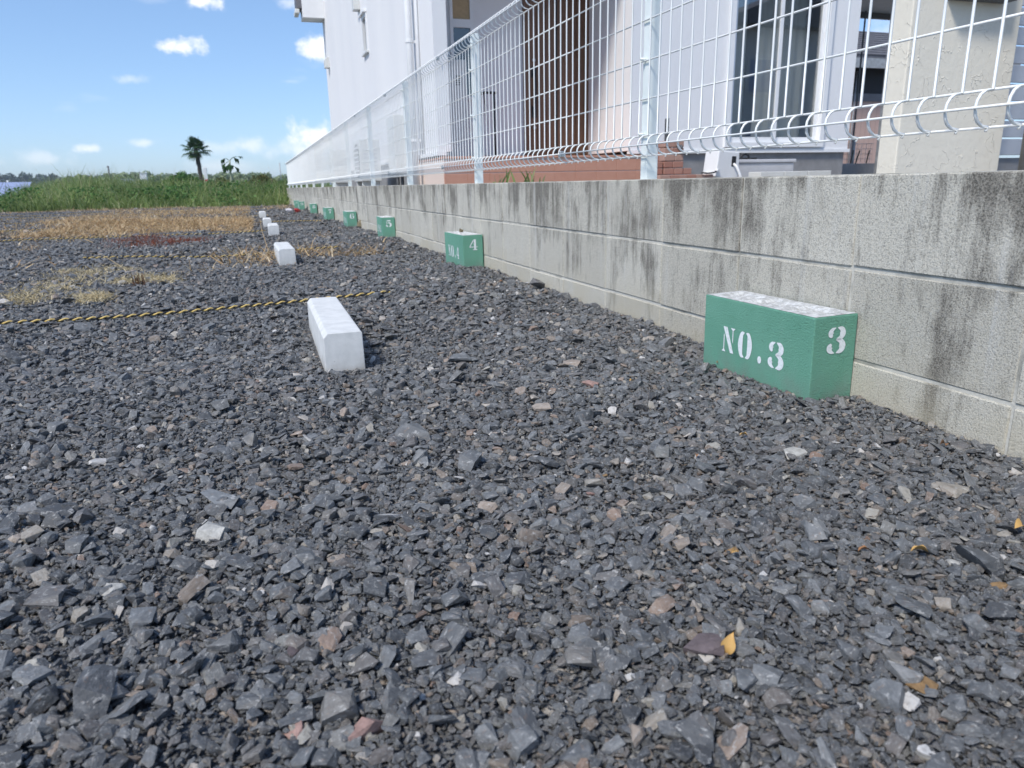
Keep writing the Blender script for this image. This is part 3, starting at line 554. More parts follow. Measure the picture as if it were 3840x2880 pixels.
# ------------------------------------------------------------------ white mesh fence on the wall
def mesh_fence():
    t = thing('mesh_fence', 'white welded wire mesh fence with posts along the block wall', 'fence', (GX+.03, 0, WT))
    pm = MB().box(.012, .056, -.0205, .0205, -.02, .81).mesh('post', .004, 2); pm.materials.append(M['post'])
    posts = [2.27+2*k for k in range(-1, 13)]
    for y in posts: obj('post', pm, None, t, (0, y, 0))
    zb = [.073, .105, .137, .252, .369, .490, .612, .738, .770, .800]; off = [0, -.036, 0, 0, 0, 0, 0, 0, -.036, 0]
    def wire_path(y):
        p = [(-.004, y, .066), (0, y, .073)]
        for a in np.linspace(0, pi, 9)[1:-1]: p.append((-.036*sin(a)**.8, y, .073+.064*(1-cos(a))/2))
        p += [(0, y, .137), (0, y, .30), (0, y, .55), (0, y, .738)]
        for a in np.linspace(0, pi, 9)[1:-1]: p.append((-.036*sin(a)**.8, y, .738+.062*(1-cos(a))/2))
        p += [(0, y, .800), (-.004, y, .806)]; return p
    vm_ = MB().tube(wire_path(0), .0029, 6).mesh('vertical_wire', smooth=True); vm_.materials.append(M['wire'])
    ys = np.arange(.403, 26.35, .0607); near = [y for y in ys if y < 15.0]
    for y in near[:255]: obj('vertical_wire', vm_, None, t, (0, float(y), 0))
    rest = MB()
    far = MB().tube(wire_path(0), .0029, 4); fv, ff = np.array(far.v), far.f
    for y in list(near[255:]) + [y for y in ys if y >= 15.0]: rest.add(fv + np.array([0, y, 0]), ff)
    hm = MB().tube([(0, 0, 0), (0, .5, 0), (0, 1, 0), (0, 1.99, 0)], .0027, 6).mesh('horizontal_wire', smooth=True); hm.materials.append(M['wire'])
    for k in range(13):
        y0 = .87+2*k if k else .87
        for z, o_ in zip(zb, off):
            x = o_ + (-.0052 if o_ < 0 else .0050)
            if k < 4: obj('horizontal_wire', hm, None, t, (x, y0, z))
            else: rest.tube([(x, y0, z), (x, y0+1.99, z)], .0027, 4)
    for z, o_ in zip(zb, off): obj('horizontal_wire', hm, None, t, (o_+(-.0052 if o_ < 0 else .005), -1.13, z))
    o = obj('wire_mesh', rest, 'wire', t); o['kind'] = 'stuff'
    cm = MB().box(-.008, .012, -.008, .008, -.012, .012).mesh('clip', .003, 1); cm.materials.append(M['steel'])
    for k in range(9):
        for z in (.105, .770): obj('clip', cm, None, t, (-.034, .87+2*k, z))
    bm_ = MB().tube([(-.012, 0, 0), (.012, 0, 0)], .0045, 8).mesh('hook_bolt', smooth=True); bm_.materials.append(M['post'])
    for y in posts[:8]:
        for z in (.137, .369, .612, .738): obj('hook_bolt', bm_, None, t, (.004, y, z+.006))
    return t
mesh_fence()

# ------------------------------------------------------------------ the white house
XH, YC, YR = 2.116, 8.60, 9.90
def house():
    t = thing('white_house', 'white stucco two storey house with recessed brown front door and tiled porch', 'house', (XH, YC, .4))
    X, Y, Z = XH, YC, .4
    def b(name, mat, x0, x1, y0, y1, z0, z1, bevel=0, parent=t): return box(name, mat, parent, x0-X, x1-X, y0-Y, y1-Y, z0-Z, z1-Z, bevel=bevel)
    # side wall towards the lot, with a slit window opening
    sw = [(13.10, 13.52, 2.66, 3.20)]
    wy0, wy1, wz0, wz1 = sw[0]
    m_ = MB()
    for (y0, y1, z0, z1) in ((YC, wy0, .84, 7.0), (wy1, 19.75, .84, 7.0), (wy0, wy1, .84, wz0), (wy0, wy1, wz1, 7.0)): m_.box(0, .16, y0-Y, y1-Y, z0-Z, z1-Z)
    bm = bmesh.new(); me = m_.mesh('side_wall'); bm.from_mesh(me); bmesh.ops.remove_doubles(bm, verts=bm.verts, dist=.0005); bm.to_mesh(me); bm.free()
    obj('side_wall', me, 'stucco', t)
    f = b('side_foundation', 'foundation', X+.03, X+.16, YC+.02, 19.73, .3, .80); b('side_flashing', 'white', X-.015, X+.10, YC-.01, 19.76, .798, .842)
    b('rear_wall', 'stucco', X+.161, 9.0, 19.55, 19.749, .84, 7.0)
    # slit window
    w = b('slit_window', 'white', X-.02, X+.05, wy0-.03, wy0+.03, wz0-.02, wz1+.02)
    b('window_frame', 'white', X-.02, X+.05, wy1-.03, wy1+.03, wz0-.02, wz1+.02, parent=w); b('window_frame', 'white', X-.02, X+.05, wy0+.03, wy1-.03, wz1-.03, wz1+.02, parent=w)
    b('window_sill', 'offwhite', X-.05, X+.05, wy0-.05, wy1+.05, wz0-.05, wz0-.02, parent=w); b('window_hood', 'white', X-.06, X+.02, wy0-.04, wy1+.06, wz1+.02, wz1+.05, parent=w)
    b('pane', 'glass', X+.02, X+.03, wy0+.03, wy1-.03, wz0-.02, wz1-.03, parent=w)
    # vent hoods
    for (y, z) in ((13.70, 3.38), (18.95, 3.20)):
        v = obj('vent_hood', MB().prism([(-.11, .0), (0, 0), (0, .24), (-.05, .24), (-.11, .17)], 'y', 0, .2).mesh('vent_hood', .008, 2), 'offwhite', t, (0, y-Y, z-Z))
    # downpipe with brackets and a slimmer cable duct beside it
    d = obj('downpipe', MB().tube([(-.075, 9.52-Y, -.1), (-.075, 9.52-Y, 2), (-.075, 9.52-Y, 6.5)], .042, 14).mesh('downpipe', smooth=True), 'white', t)
    for z in (.75, 1.9, 3.2): obj('pipe_bracket', MB().tube([(-.075, 9.52-Y, z-.4+.25), (-.075, 9.52-Y, z-.4+.28)], .050, 14).mesh('pipe_bracket'), 'white', d); b('bracket_arm', 'white', X-.03, X, 9.51, 9.53, z+.25, z+.28, parent=d)
    obj('cable_duct', MB().tube([(-.02, 9.30-Y, .44), (-.02, 9.30-Y, 2), (-.02, 9.30-Y, 6.5)], .018, 8).mesh('cable_duct', smooth=True), 'white', t)
    # boxed eave at the rear end and the main roof above
    ev = b('eave_box', 'white', X-.50, X-.002, 19.2, 19.74, 4.32, 5.2); b('roof_edge', 'roof', X-.62, X-.505, 19.22, 19.74, 4.52, 5.2, parent=ev); b('gutter', 'offwhite', X-.66, X-.56, 19.2, 19.7, 4.40, 4.50, .02, ev)
    rf = obj('roof', MB().prism([(-.6, 6.58), (3.6, 8.3), (7.8, 6.58), (7.8, 6.46), (3.6, 8.15), (-.6, 6.46)], 'y', -.6, 11.9).mesh('roof'), 'roof', t)
    # recessed entrance: return walls, back wall, ceiling
    b('recess_back_wall', 'stucco', X+.161, 3.66, YR, YR+.15, .84, 7.0)
    b('recess_side_wall', 'stucco', 4.612, 4.77, YC+.001, YR+.15, .84, 7.0)
    b('recess_ceiling', 'white', X+.161, 4.611, YC, YR-.001, 3.35, 3.5); b('lintel_wall', 'stucco', 3.66, 4.611, YR, YR+.15, 3.12, 7.0)
    b('upper_front_wall', 'stucco', X+.161, 4.611, YC, YC+.15, 3.502, 7.0)
    # narrow sash window beside the door
    w = b('sash_window', 'white', 2.66, 2.70, YR-.03, YR-.001, 1.55, 3.2)
    b('window_frame', 'white', 2.93, 2.97, YR-.03, YR-.001, 1.55, 3.2, parent=w); b('window_rail', 'white', 2.70, 2.93, YR-.032, YR-.001, 2.42, 2.52, parent=w); b('window_rail', 'white', 2.70, 2.93, YR-.032, YR-.001, 1.55, 1.60, parent=w)
    b('blind', 'blind', 2.70, 2.93, YR-.012, YR-.006, 2.52, 3.2, parent=w); b('pane', 'glass', 2.70, 2.93, YR-.012, YR-.006, 1.60, 2.42, parent=w)
    # front door of vertical boards
    dr = b('front_door', 'door', 3.66, 3.72, YR-.05, YR+.1, .80, 3.1)
    xs_ = np.linspace(3.722, 4.11, 4)
    for i in range(3): b('door_board', 'door', xs_[i], xs_[i+1]-.006, YR-.03, YR+.06, .82, 3.06, .004, dr)
    b('door_stile', 'dark', 4.112, 4.150, YR-.02, YR+.06, .82, 3.1, parent=dr); xs_ = np.linspace(4.152, 4.57, 4)
    for i in range(3): b('door_board', 'door', xs_[i], xs_[i+1]-.006, YR-.025, YR+.06, .82, 3.06, .004, dr)
    b('door_frame', 'door', 4.572, 4.611, YR-.05, YR+.1, .80, 3.1, parent=dr); b('door_threshold', 'dark', 3.66, 4.611, YR-.06, YR+.1, .76, .798, parent=dr)
    hb = MB().tube([(3.80-X, YR-.035-Y, 1.40-Z), (3.80-X, YR-.075-Y, 1.41-Z), (3.80-X, YR-.10-Y, 1.55-Z), (3.80-X, YR-.10-Y, 1.75-Z), (3.80-X, YR-.075-Y, 1.89-Z), (3.80-X, YR-.035-Y, 1.9-Z)], .014, 8)
    obj('door_handle', hb.mesh('door_handle', smooth=True), 'dark', dr); b('lock_plate', 'dark', 3.765, 3.835, YR-.038, YR-.031, 1.33, 1.48, parent=dr); b('lock_plate', 'dark', 3.765, 3.835, YR-.038, YR-.031, 1.84, 1.98, parent=dr)
    for z in (1.2, 2.06): obj('lock_cylinder', MB().tube([(3.80-X, YR-.03-Y, z-Z), (3.80-X, YR-.055-Y, z-Z)], .022, 12).mesh('lock_cylinder'), 'steel', dr)
    # porch slab with terracotta tiles
    pc = b('porch', 'grout', 2.13, 4.86, YC-.18, YR-.002, .30, .752); tm = MB().box(.003, .297, -.008, .01, .003, .137).mesh('tile', .003, 1); tm.materials.append(M['tile'])
    for r_i, z in enumerate((.31-.0, .45, .594)):
        for k in range(10):
            x0 = 2.125+.275*k; o_ = obj('tile', tm, None, pc, (x0-X, YC-.18-Y, z-Z), (0,0,0), (.93, 1, 1))
    b('porch_nosing', 'tile', 2.12, 4.87, YC-.20, YR-.07, .753, .778, .004, parent=pc)
    # front wall with the big sliding window
    wx0, wx1, wz0, wz1 = 6.03, 7.56, .90, 3.0
    m_ = MB()
    for (x0, x1, z0, z1) in ((4.771, wx0, .84, 7.0), (wx1, 8.06, .84, 7.0), (wx0, wx1, .84, wz0), (wx0, wx1, wz1, 7.0)): m_.box(x0-X, x1-X, 0, .16, z0-Z, z1-Z)
    bm = bmesh.new(); me = m_.mesh('front_wall'); bm.from_mesh(me); bmesh.ops.remove_doubles(bm, verts=bm.verts, dist=.0005); bm.to_mesh(me); bm.free(); obj('front_wall', me, 'stucco', t)
    b('front_foundation', 'foundation', 4.87, 8.03, YC+.03, YC+.16, .3, .80); b('front_flashing', 'white', 4.62, 8.09, YC-.018, YC+.10, .798, .842)
    b('east_wall', 'stucco', 7.9, 8.06, YC+.161, 19.55, .84, 7.0); b('east_foundation', 'foundation', 7.9, 8.03, YC+.161, 19.55, .3, .838)
    w = b('sliding_window', 'white', wx0-.04, wx0+.03, YC-.04, YC+.08, wz0-.03, wz1+.03)
    for n_, x0, x1, z0, z1 in (('window_frame', wx1-.03, wx1+.04, wz0-.03, wz1+.03), ('window_frame', wx0+.03, wx1-.03, wz1-.03, wz1+.03), ('window_sill', wx0+.03, wx1-.03, wz0-.03, wz0+.03)): b(n_, 'white', x0, x1, YC-.04, YC+.08, z0, z1, parent=w)
    xm = (wx0+wx1)/2
    for (x0, x1, yy) in ((wx0+.031, xm+.03, YC+.005), (xm-.03, wx1-.031, YC+.045)):
        for (a0, a1, c0, c1) in ((x0, x0+.05, wz0+.031, wz1-.031), (x1-.05, x1, wz0+.031, wz1-.031), (x0+.05, x1-.05, wz0+.031, wz0+.10), (x0+.05, x1-.05, wz1-.09, wz1-.031)): b('sash', 'white', a0, a1, yy, yy+.035, c0, c1, parent=w)
        b('pane', 'pane', x0+.05, x1-.05, yy+.015, yy+.019, wz0+.10, wz1-.09, parent=w)
    # drawn curtains inside, a dim room behind
    for (x0, x1, mt) in ((wx0+.05, wx0+.44, 'curtain'), (wx0+.62, wx1-.1, 'curtain')):
        n_ = 60; xx = np.linspace(x0, x1, n_); yy = .30+.012*np.sin(xx*38)+.008*np.sin(xx*17+1)
        V = [(x-X, y, wz0-Z+.02) for x, y in zip(xx, yy)]+[(x-X, y, wz1-Z) for x, y in zip(xx, yy)]
        obj('curtain', MB().add(V, [(i, i+1, n_+i+1, n_+i) for i in range(n_-1)]).mesh('curtain', smooth=True), mt, t)
    b('room_back', 'interior', 4.9, 7.88, YC+2.2, YC+2.3, .84, 3.2); b('room_floor', 'interior', 4.9, 7.88, YC+.17, YC+2.2, .80, .835); b('room_ceiling', 'interior', 4.9, 7.88, YC+.17, YC+2.2, 3.2, 3.3); b('room_side', 'interior', 4.78, 4.88, YC+.17, YC+2.2, .84, 3.2)
    # car port roof off the far side of the house
    cp = b('carport_roof', 'offwhite', 8.061, 14.2, YC+.2, 13.1, 3.70, 3.85); b('carport_beam', 'dgrey', 8.062, 14.2, 13.0, 13.1, 3.60, 3.699, parent=cp); b('carport_post', 'dgrey', 12.22, 12.245, 12.9, 12.925, .4, 3.699, parent=cp)
    b('carport_post', 'silver', 9.28, 9.42, 9.2, 9.3, .4, 3.699, parent=cp)
    return t
house()

# ------------------------------------------------------------------ things beside the house
def tank():
    t = thing('water_heater', 'tall off white water heater cabinet in the entrance recess by the sash window', 'water heater', (2.34, 9.45, .752))
    box('cabinet', 'offwhite', t, 0, .40, 0, .36, .06, 1.22, bevel=.012)
    for x in (.05, .29):
        for z in (.02,): box('foot', 'dark', t, x, x+.06, .05, .11, .0, .06)
    for x in (.06, .24):
        for k in range(5): box('vent_slot', 'dgrey', t, x, x+.075, -.003, .003, .92+.025*k, .93+.025*k)
tank()
def wall_unit():
    t = thing('wall_cabinet', 'white wall mounted utility cabinet with grey pipes behind the fence', 'cabinet', (1.86, 9.95, .62))
    box('cabinet', 'offwhite', t, 0, .255, 0, .5, 0, .74, bevel=.012)
    for x in (.06, .12): obj('pipe', MB().tube([(x, .2, .0), (x, .2, -.12), (x, .2, -.22)], .022, 10).mesh('pipe', smooth=True), 'dgrey', t)
    box('junction_box', 'offwhite', t, .15, .23, .02, .08, -.12, -.03, bevel=.006)
wall_unit()
def ac(x, y, label, rot=0):
    t = thing('air_conditioner_unit', label, 'air conditioner', (x, y, .45), (0, 0, rot), 'air conditioner units along the side wall')
    box('casing', 'offwhite', t, 0, .30, 0, .80, .09, .68, bevel=.012)
    obj('fan_grille', MB().tube([(-.012, .30, .39), (.004, .30, .39)], .24, 24).mesh('fan_grille'), 'dgrey', t)
    for k in range(7): box('louver', 'white', t, -.018, -.013, .07, .53, .17+.065*k, .19+.065*k)
    for k in range(6): box('side_louver', 'grey_box', t, .05, .25, -.004, .002, .25+.055*k, .265+.055*k)
    for y_ in (.06, .66): box('foot', 'offwhite', t, .02, .28, y_, y_+.08, .0, .09, bevel=.004)
ac(1.58, 11.2, 'off white air conditioner outdoor unit behind the fence below the slit window'); ac(1.56, 14.6, 'off white air conditioner outdoor unit farther along the side wall by the house end')
t = thing('porch_handrail', 'black tubular handrail standing on the tiled porch beside the brown door', 'handrail', (3.0, 9.6, .778))
obj('upright', MB().tube([(.14, 0, 0), (.14, 0, .4), (.14, 0, .83)], .013, 8).mesh('upright', smooth=True), 'dark', t); obj('bar', MB().tube([(-.10, 0, .80), (.0, 0, .83), (.18, 0, .83)], .016, 8).mesh('bar', smooth=True), 'dark', t)
obj('hanging_strap', MB().tube([(.0, 0, .82), (.012, -.01, .68), (.02, -.01, .5)], .007, 6).mesh('hanging_strap'), 'dark', t); obj('base_plate', MB().tube([(.14, 0, 0), (.14, 0, .012)], .05, 14).mesh('base_plate'), 'dark', t)
def brick_column():
    t = thing('brick_tap_column', 'little stepped column of red bricks around an outdoor tap with a dark bar', 'brick column', (3.86, 6.5, .455))
    bmz = MB().box(.001, .099, .001, .099, .001, .060).mesh('brick', .008, 2); bmz.materials.append(M['brick']); bl = MB().box(.001, .119, .001, .099, .001, .060).mesh('brick', .008, 2); bl.materials.append(M['brick'])
    for k in range(6):
        z = .064*k; wl = k % 2
        for x, me in (((0.0, bl), (.12, bmz)) if wl else ((0.0, bmz), (.10, bl))): obj('brick', me, None, t, (x, 0, z), (0, 0, radians(random.uniform(-1.5, 1.5))))
        obj('brick', bl, None, t, (.02, .10, z), (0, 0, radians(random.uniform(-1.5, 1.5))))
    for k in range(3): obj('brick', bmz, None, t, (-.11, .0, .064*k))
    for k in range(4): obj('brick', bmz, None, t, (.11+.10*k, -.10, .0), (0, 0, radians(random.uniform(-3, 3)))); obj('brick', bl, None, t, (-.10+.12*(k % 2), -.10, .0+.0*k)) if k < 2 else None
    for k in range(2): obj('brick', bmz, None, t, (.23+.1*k, .0, .0)); 
    obj('brick', bmz, None, t, (.225, .01, .064))
    box('standpipe', 'dgrey', t, .035, .065, .04, .07, .38, .59)
    obj('tap', MB().tube([(.14, -.0, .33), (.15, -.06, .33), (.15, -.075, .30)], .012, 8).mesh('tap', smooth=True), 'dgrey', t)
brick_column()
def reel():
    t = thing('hose_reel', 'white plastic hose reel box with a white hose hanging from its slot', 'hose reel', (4.40, 6.42, .455), (0, radians(2), radians(8)))
    t.scale = (.78, .9, .82)
    obj('case', MB().prism([(0, .04), (.36, .0), (.40, .10), (.385, .345), (.03, .355)], 'y', 0, .22).mesh('case', .02, 3), 'white', t)
    box('slot', 'dark', t, .255, .325, -.003, .004, .17, .29); box('underframe', 'dark', t, .06, .12, .01, .2, -.005, .12, bevel=.01); box('side_grip', 'white', t, -.03, .0, .06, .16, .0, .10, bevel=.01)
    obj('hose', MB().tube([(.29, -.002, .20), (.30, -.04, .17), (.33, -.06, .10), (.36, -.07, .03), (.37, -.075, .0)], .016, 10).mesh('hose', smooth=True), 'white', t)
    obj('inlet_hose', MB().tube([(.02, -.01, .12), (-.05, -.02, .09), (-.15, -.02, .08), (-.24, -.01, .085)], .009, 8).mesh('inlet_hose', smooth=True), 'dark', t); obj('connector', MB().tube([(.03, -.01, .125), (-.01, -.012, .11)], .016, 10).mesh('connector', smooth=True), 'white', t)
reel()
t = thing('storage_bin', 'pale grey lidded storage bin against the house foundation', 'storage bin', (4.86, 6.7, .455)); box('bin_body', 'grey_box', t, 0, .72, 0, .42, 0, .17, bevel=.012); box('bin_lid', 'grey_box', t, -.015, .735, -.015, .435, .171, .205, bevel=.008)
t = thing('concrete_step', 'low pale concrete step blocks in front of the lidded storage bin', 'step', (4.94, 6.42, .455))
for k in range(3): box('step_block', 'offwhite', t, .30*k, .30*k+.295, 0, .2, 0, .075, bevel=.006)
t = thing('sandals', 'pair of black sandals lying on the pale grey storage bin', 'sandals', (4.90, 6.75, .661))
for x in (0.0, .14):
    s_ = obj('sole', MB().prism([(0, 0), (.08, -.02), (.11, .03), (.10, .20), (.05, .25), (0, .22)], 'z', 0, .02).mesh('sole', .006, 2), 'dark', t, (x, 0, 0)); obj('strap', MB().tube([(.0, .15, .015), (.02, .16, .05), (.055, .16, .062), (.09, .15, .05), (.10, .14, .015)], .012, 6).mesh('strap', smooth=True), 'dark', t, (x, 0, 0))

# ------------------------------------------------------------------ gate pillar, slat screen and neighbours
t = thing('gate_pillar', 'cream trowelled stucco gate pillar with grey letter box behind the fence', 'pillar', (4.17, 4.0, .40), (0, 0, radians(-1)))
obj('pillar_body', MB().prism([(0, 0), (.945, 0), (.945, 1.6), (0, 1.6)], 'y', 0, .165).mesh('pillar_body', .012, 3), 'cream', t); obj('pillar_cap', MB().box(-.02, .965, -.02, .185, 1.601, 1.65).mesh('pillar_cap', .008, 2), 'offwhite', t)
lb = box('letter_box', 'dgrey', t, .27, .76, -.11, -.001, 1.165, 1.45, bevel=.008); box('letter_flap', 'silver', lb, .29, .74, -.116, -.112, 1.32, 1.42)
t = thing('slat_screen', 'grey horizontal slat screen beside the cream gate pillar', 'screen', (5.24, 4.25, .40))
sm = MB().box(0, 1.6, 0, .022, 0, .118).mesh('slat', .003, 1); sm.materials.append(M['slat'])
for k in range(11): obj('slat', sm, None, t, (0, 0, .20+.13*k))
box('screen_post', 'slat', t, .02, .06, .023, .06, 0, 1.7); box('screen_post', 'slat', t, 1.4, 1.44, .023, .06, 0, 1.7); box('base_rail', 'foundation', t, .10, 1.5, .03, .10, -.05, .18)
t = thing('taupe_pole', 'round taupe pole standing in front of the grey slat screen', 'pole', (5.05, 3.72, .40)); obj('shaft', MB().tube([(0,0,0),(0,0,1),(0,0,2.4)], .055, 16).mesh('shaft', smooth=True), 'brownpost', t); obj('collar', MB().tube([(0,0,0),(0,0,.05)], .07, 16).mesh('collar', smooth=True), 'brownpost', t)
def neighbour():
    t = thing('neighbour_house', 'neighbouring house with dark tiled roof and pink lower siding past the white house', 'house', (17.0, 20, .2))
    box('lower_wall', 'pink', t, 0, 8, 0, 6, 0, 2.72); box('dark_band', 'roof', t, -.03, 8, -.04, -.001, 2.60, 2.84)
    box('upper_wall', 'blackwall', t, 0, 8, .02, 6, 2.721, 3.75)
    ev = box('eave_board', 'silver', t, -.5, 8.2, -.62, -.54, 3.52, 3.80); box('soffit', 'blackwall', t, -.5, 8.2, -.54, .02, 3.752, 3.80)
    z_at = lambda y: 3.80+.42*(y+.62)
    V = [(-.5, -.62, z_at(-.62)), (8.2, -.62, z_at(-.62)), (8.2, 2.6, z_at(2.6)), (-.5, 2.6, z_at(2.6))]; V += [(x, y, z+.10) for x, y, z in V]
    rf = obj('tiled_roof', MB().add(V, [(0,3,2,1),(4,5,6,7),(0,1,5,4),(1,2,6,5),(2,3,7,6),(3,0,4,7)]).mesh('tiled_roof'), 'roof', t)
    tm = MB().tube([(-.5, 0, 0), (8.2, 0, 0)], .05, 6).mesh('tile_course'); tm.materials.append(M['roof'])
    for k in range(11): y = -.6+.3*k; obj('tile_course', tm, None, rf, (0, y, z_at(y)+.10))
    obj('downpipe', MB().tube([(1.78, -.06, 0), (1.78, -.06, 3.5)], .022, 8).mesh('downpipe', smooth=True), 'silver', t)
neighbour()
def garden_mesh():
    t = thing('garden_mesh_fence', 'low thin wire mesh fence with a grey pole before the pink siding', 'fence', (9.75, 10.6, .40))
    obj('pole', MB().tube([(.32, 0, 0), (.32, 0, .70)], .028, 10).mesh('pole', smooth=True), 'silver', t)
    for k in range(9): obj('wire', MB().tube([(-.1+.1*k, 0, .08), (-.1+.1*k, 0, .62)], .004, 4).mesh('wire'), 'silver', t)
    for k in range(7): obj('wire', MB().tube([(-.12, -.004, .10+.085*k), (.75, -.004, .10+.085*k)], .004, 4).mesh('wire'), 'silver', t)
    t = thing('wooden_stakes', 'loose brown stakes leaning on the thin wire mesh fence', 'stakes', (9.9, 10.5, .40))
    for a, b_ in ((0, .1), (.06, .18), (.33, .12)): obj('stake', MB().tube([(a, 0, 0), (a+b_, .02, .5)], .012, 6).mesh('stake'), 'bark', t)
    t = thing('low_garden_wall', 'low grey concrete garden wall beyond the corner of the white house', 'wall', (8.3, 9.6, .2)); box('wall_body', 'foundation', t, 0, 3.6, 0, .15, 0, .46, bevel=.01)
garden_mesh()

# ------------------------------------------------------------------ plants and far background
def blade_mesh(name, x, y, z, h, w, lean, seg=3, seed=0, curl=1.0):
    r = np.random.default_rng(seed); n = len(x); a = r.uniform(0, 2*pi, n); fa = r.uniform(0, 2*pi, n)
    dx, dy = np.cos(a)*lean*h, np.sin(a)*lean*h; wx, wy = np.cos(fa)*w/2, np.sin(fa)*w/2
    V = np.zeros((n, (seg+1)*2, 3))
    for k in range(seg+1):
        t = k/seg; b = t**(1+curl); c = np.stack([x+dx*b, y+dy*b, z+h*(t-.35*lean*t*t)], 1); ww = (1-t)**.6
        V[:, 2*k] = c - np.stack([wx*ww, wy*ww, 0*wx], 1); V[:, 2*k+1] = c + np.stack([wx*ww, wy*ww, 0*wx], 1)
    q = np.array([[2*k, 2*k+1, 2*k+3, 2*k+2] for k in range(seg)]); f = (np.arange(n)[:, None, None]*(seg+1)*2 + q[None]).reshape(-1, 4)
    return np_mesh(name, V.reshape(-1, 3), f)
def fnoise(x, y, s, seed):
    r = np.random.default_rng(seed); v = 0
    for k in range(6): a, b, c = r.uniform(-1, 1), r.uniform(-1, 1), r.uniform(0, 6.28); v = v + np.sin((a*x+b*y)*s*(1+.5*k)+c)/(1+.4*k)
    return v/2.4
def grass_edge(x): return 24.2 - .10*np.minimum(x, 0) + .5*fnoise(x, x*0, 1.3, 3) + np.where(x > -.3, -.1, 0)
def leaf_quads(C, size, r):
    n = len(C); a = r.normal(size=(n, 3)); a /= np.linalg.norm(a, axis=1)[:, None]; b = np.cross(a, r.normal(size=(n, 3))); b /= np.linalg.norm(b, axis=1)[:, None]+1e-9
    s = size*r.uniform(.6, 1.3, (n, 1)); V = np.stack([C-a*s, C-b*s*.45, C+a*s, C+b*s*.45], 1).reshape(-1, 3); return V, np.arange(4*n).reshape(-1, 4)
def tall_grass():
    r = np.random.default_rng(21); n = 85000; x = r.uniform(-24, 12, n); y = 23 + 24*r.uniform(0, 1, n)**1.5
    k = (y > grass_edge(x)) & ((x < GX-.1) | (y > 27.6)) & (x > -.33*y-3); x, y = x[k], y[k]
    d = np.clip((y-grass_edge(x))/3.0, 0, 1); hh = .24+.58*d
    cl = fnoise(x, y, .55, 5); c2 = fnoise(x, y, 2.2, 6); hh *= 1+.34*cl+.22*c2
    hump = np.exp(-((x+5.2+.12*(y-26))/2.6)**2); hh *= 1+.42*hump
    hh *= 1.0-.66*np.clip((-6.1-.25*(y-25)-x)/1.4, 0, 1)
    hh *= r.uniform(.6, 1.25, len(x)); hh = np.where(r.uniform(size=len(x)) < .03, hh*1.25, hh)
    me = blade_mesh('tall_grass', x, y, np.where(y > 26, -.10, -.06)+0*x, hh, .022+.014*r.uniform(size=len(x)), r.uniform(.15, 1.0, len(x)), 3, 4)
    q = r.choice(len(x), 1500, replace=False); q = q[(hh[q] > .5)]
    o = obj('seed_stalks', blade_mesh('seed_stalks', x[q], y[q], -.08+0*x[q], hh[q]*r.uniform(1.15, 1.45, len(q)), .010+0*x[q], r.uniform(.1, .5, len(q)), 3, 14), 'paleweed'); o['kind'] = 'stuff'; tag(o, 'thin pale seed stalks rising out of the tall green grass', 'grass')
    rr = np.random.default_rng(61); cx = rr.uniform(-9, 1, 20); cy = grass_edge(cx)+rr.uniform(.2, 7, 20); pts = np.concatenate([np.stack([a_+rr.normal(0, .34, 260), b_+rr.normal(0, .3, 260), rr.uniform(.05, .50+.28*rr.uniform(), 260)], 1) for a_, b_ in zip(cx, cy)])
    pts = pts[(pts[:, 0] < GX-.15) | (pts[:, 1] > 27.7)]
    V, f = leaf_quads(pts, .055, rr); o = obj('broadleaf_weeds', np_mesh('broadleaf_weeds', V, f), 'bushleaf'); o['kind'] = 'stuff'; tag(o, 'dark broadleaf weeds mixed through the tall green grass', 'weeds')
    o = obj('tall_grass', me, 'grass'); o['kind'] = 'stuff'; tag(o, 'bank of tall green grass at the far end of the lot', 'grass')
tall_grass()
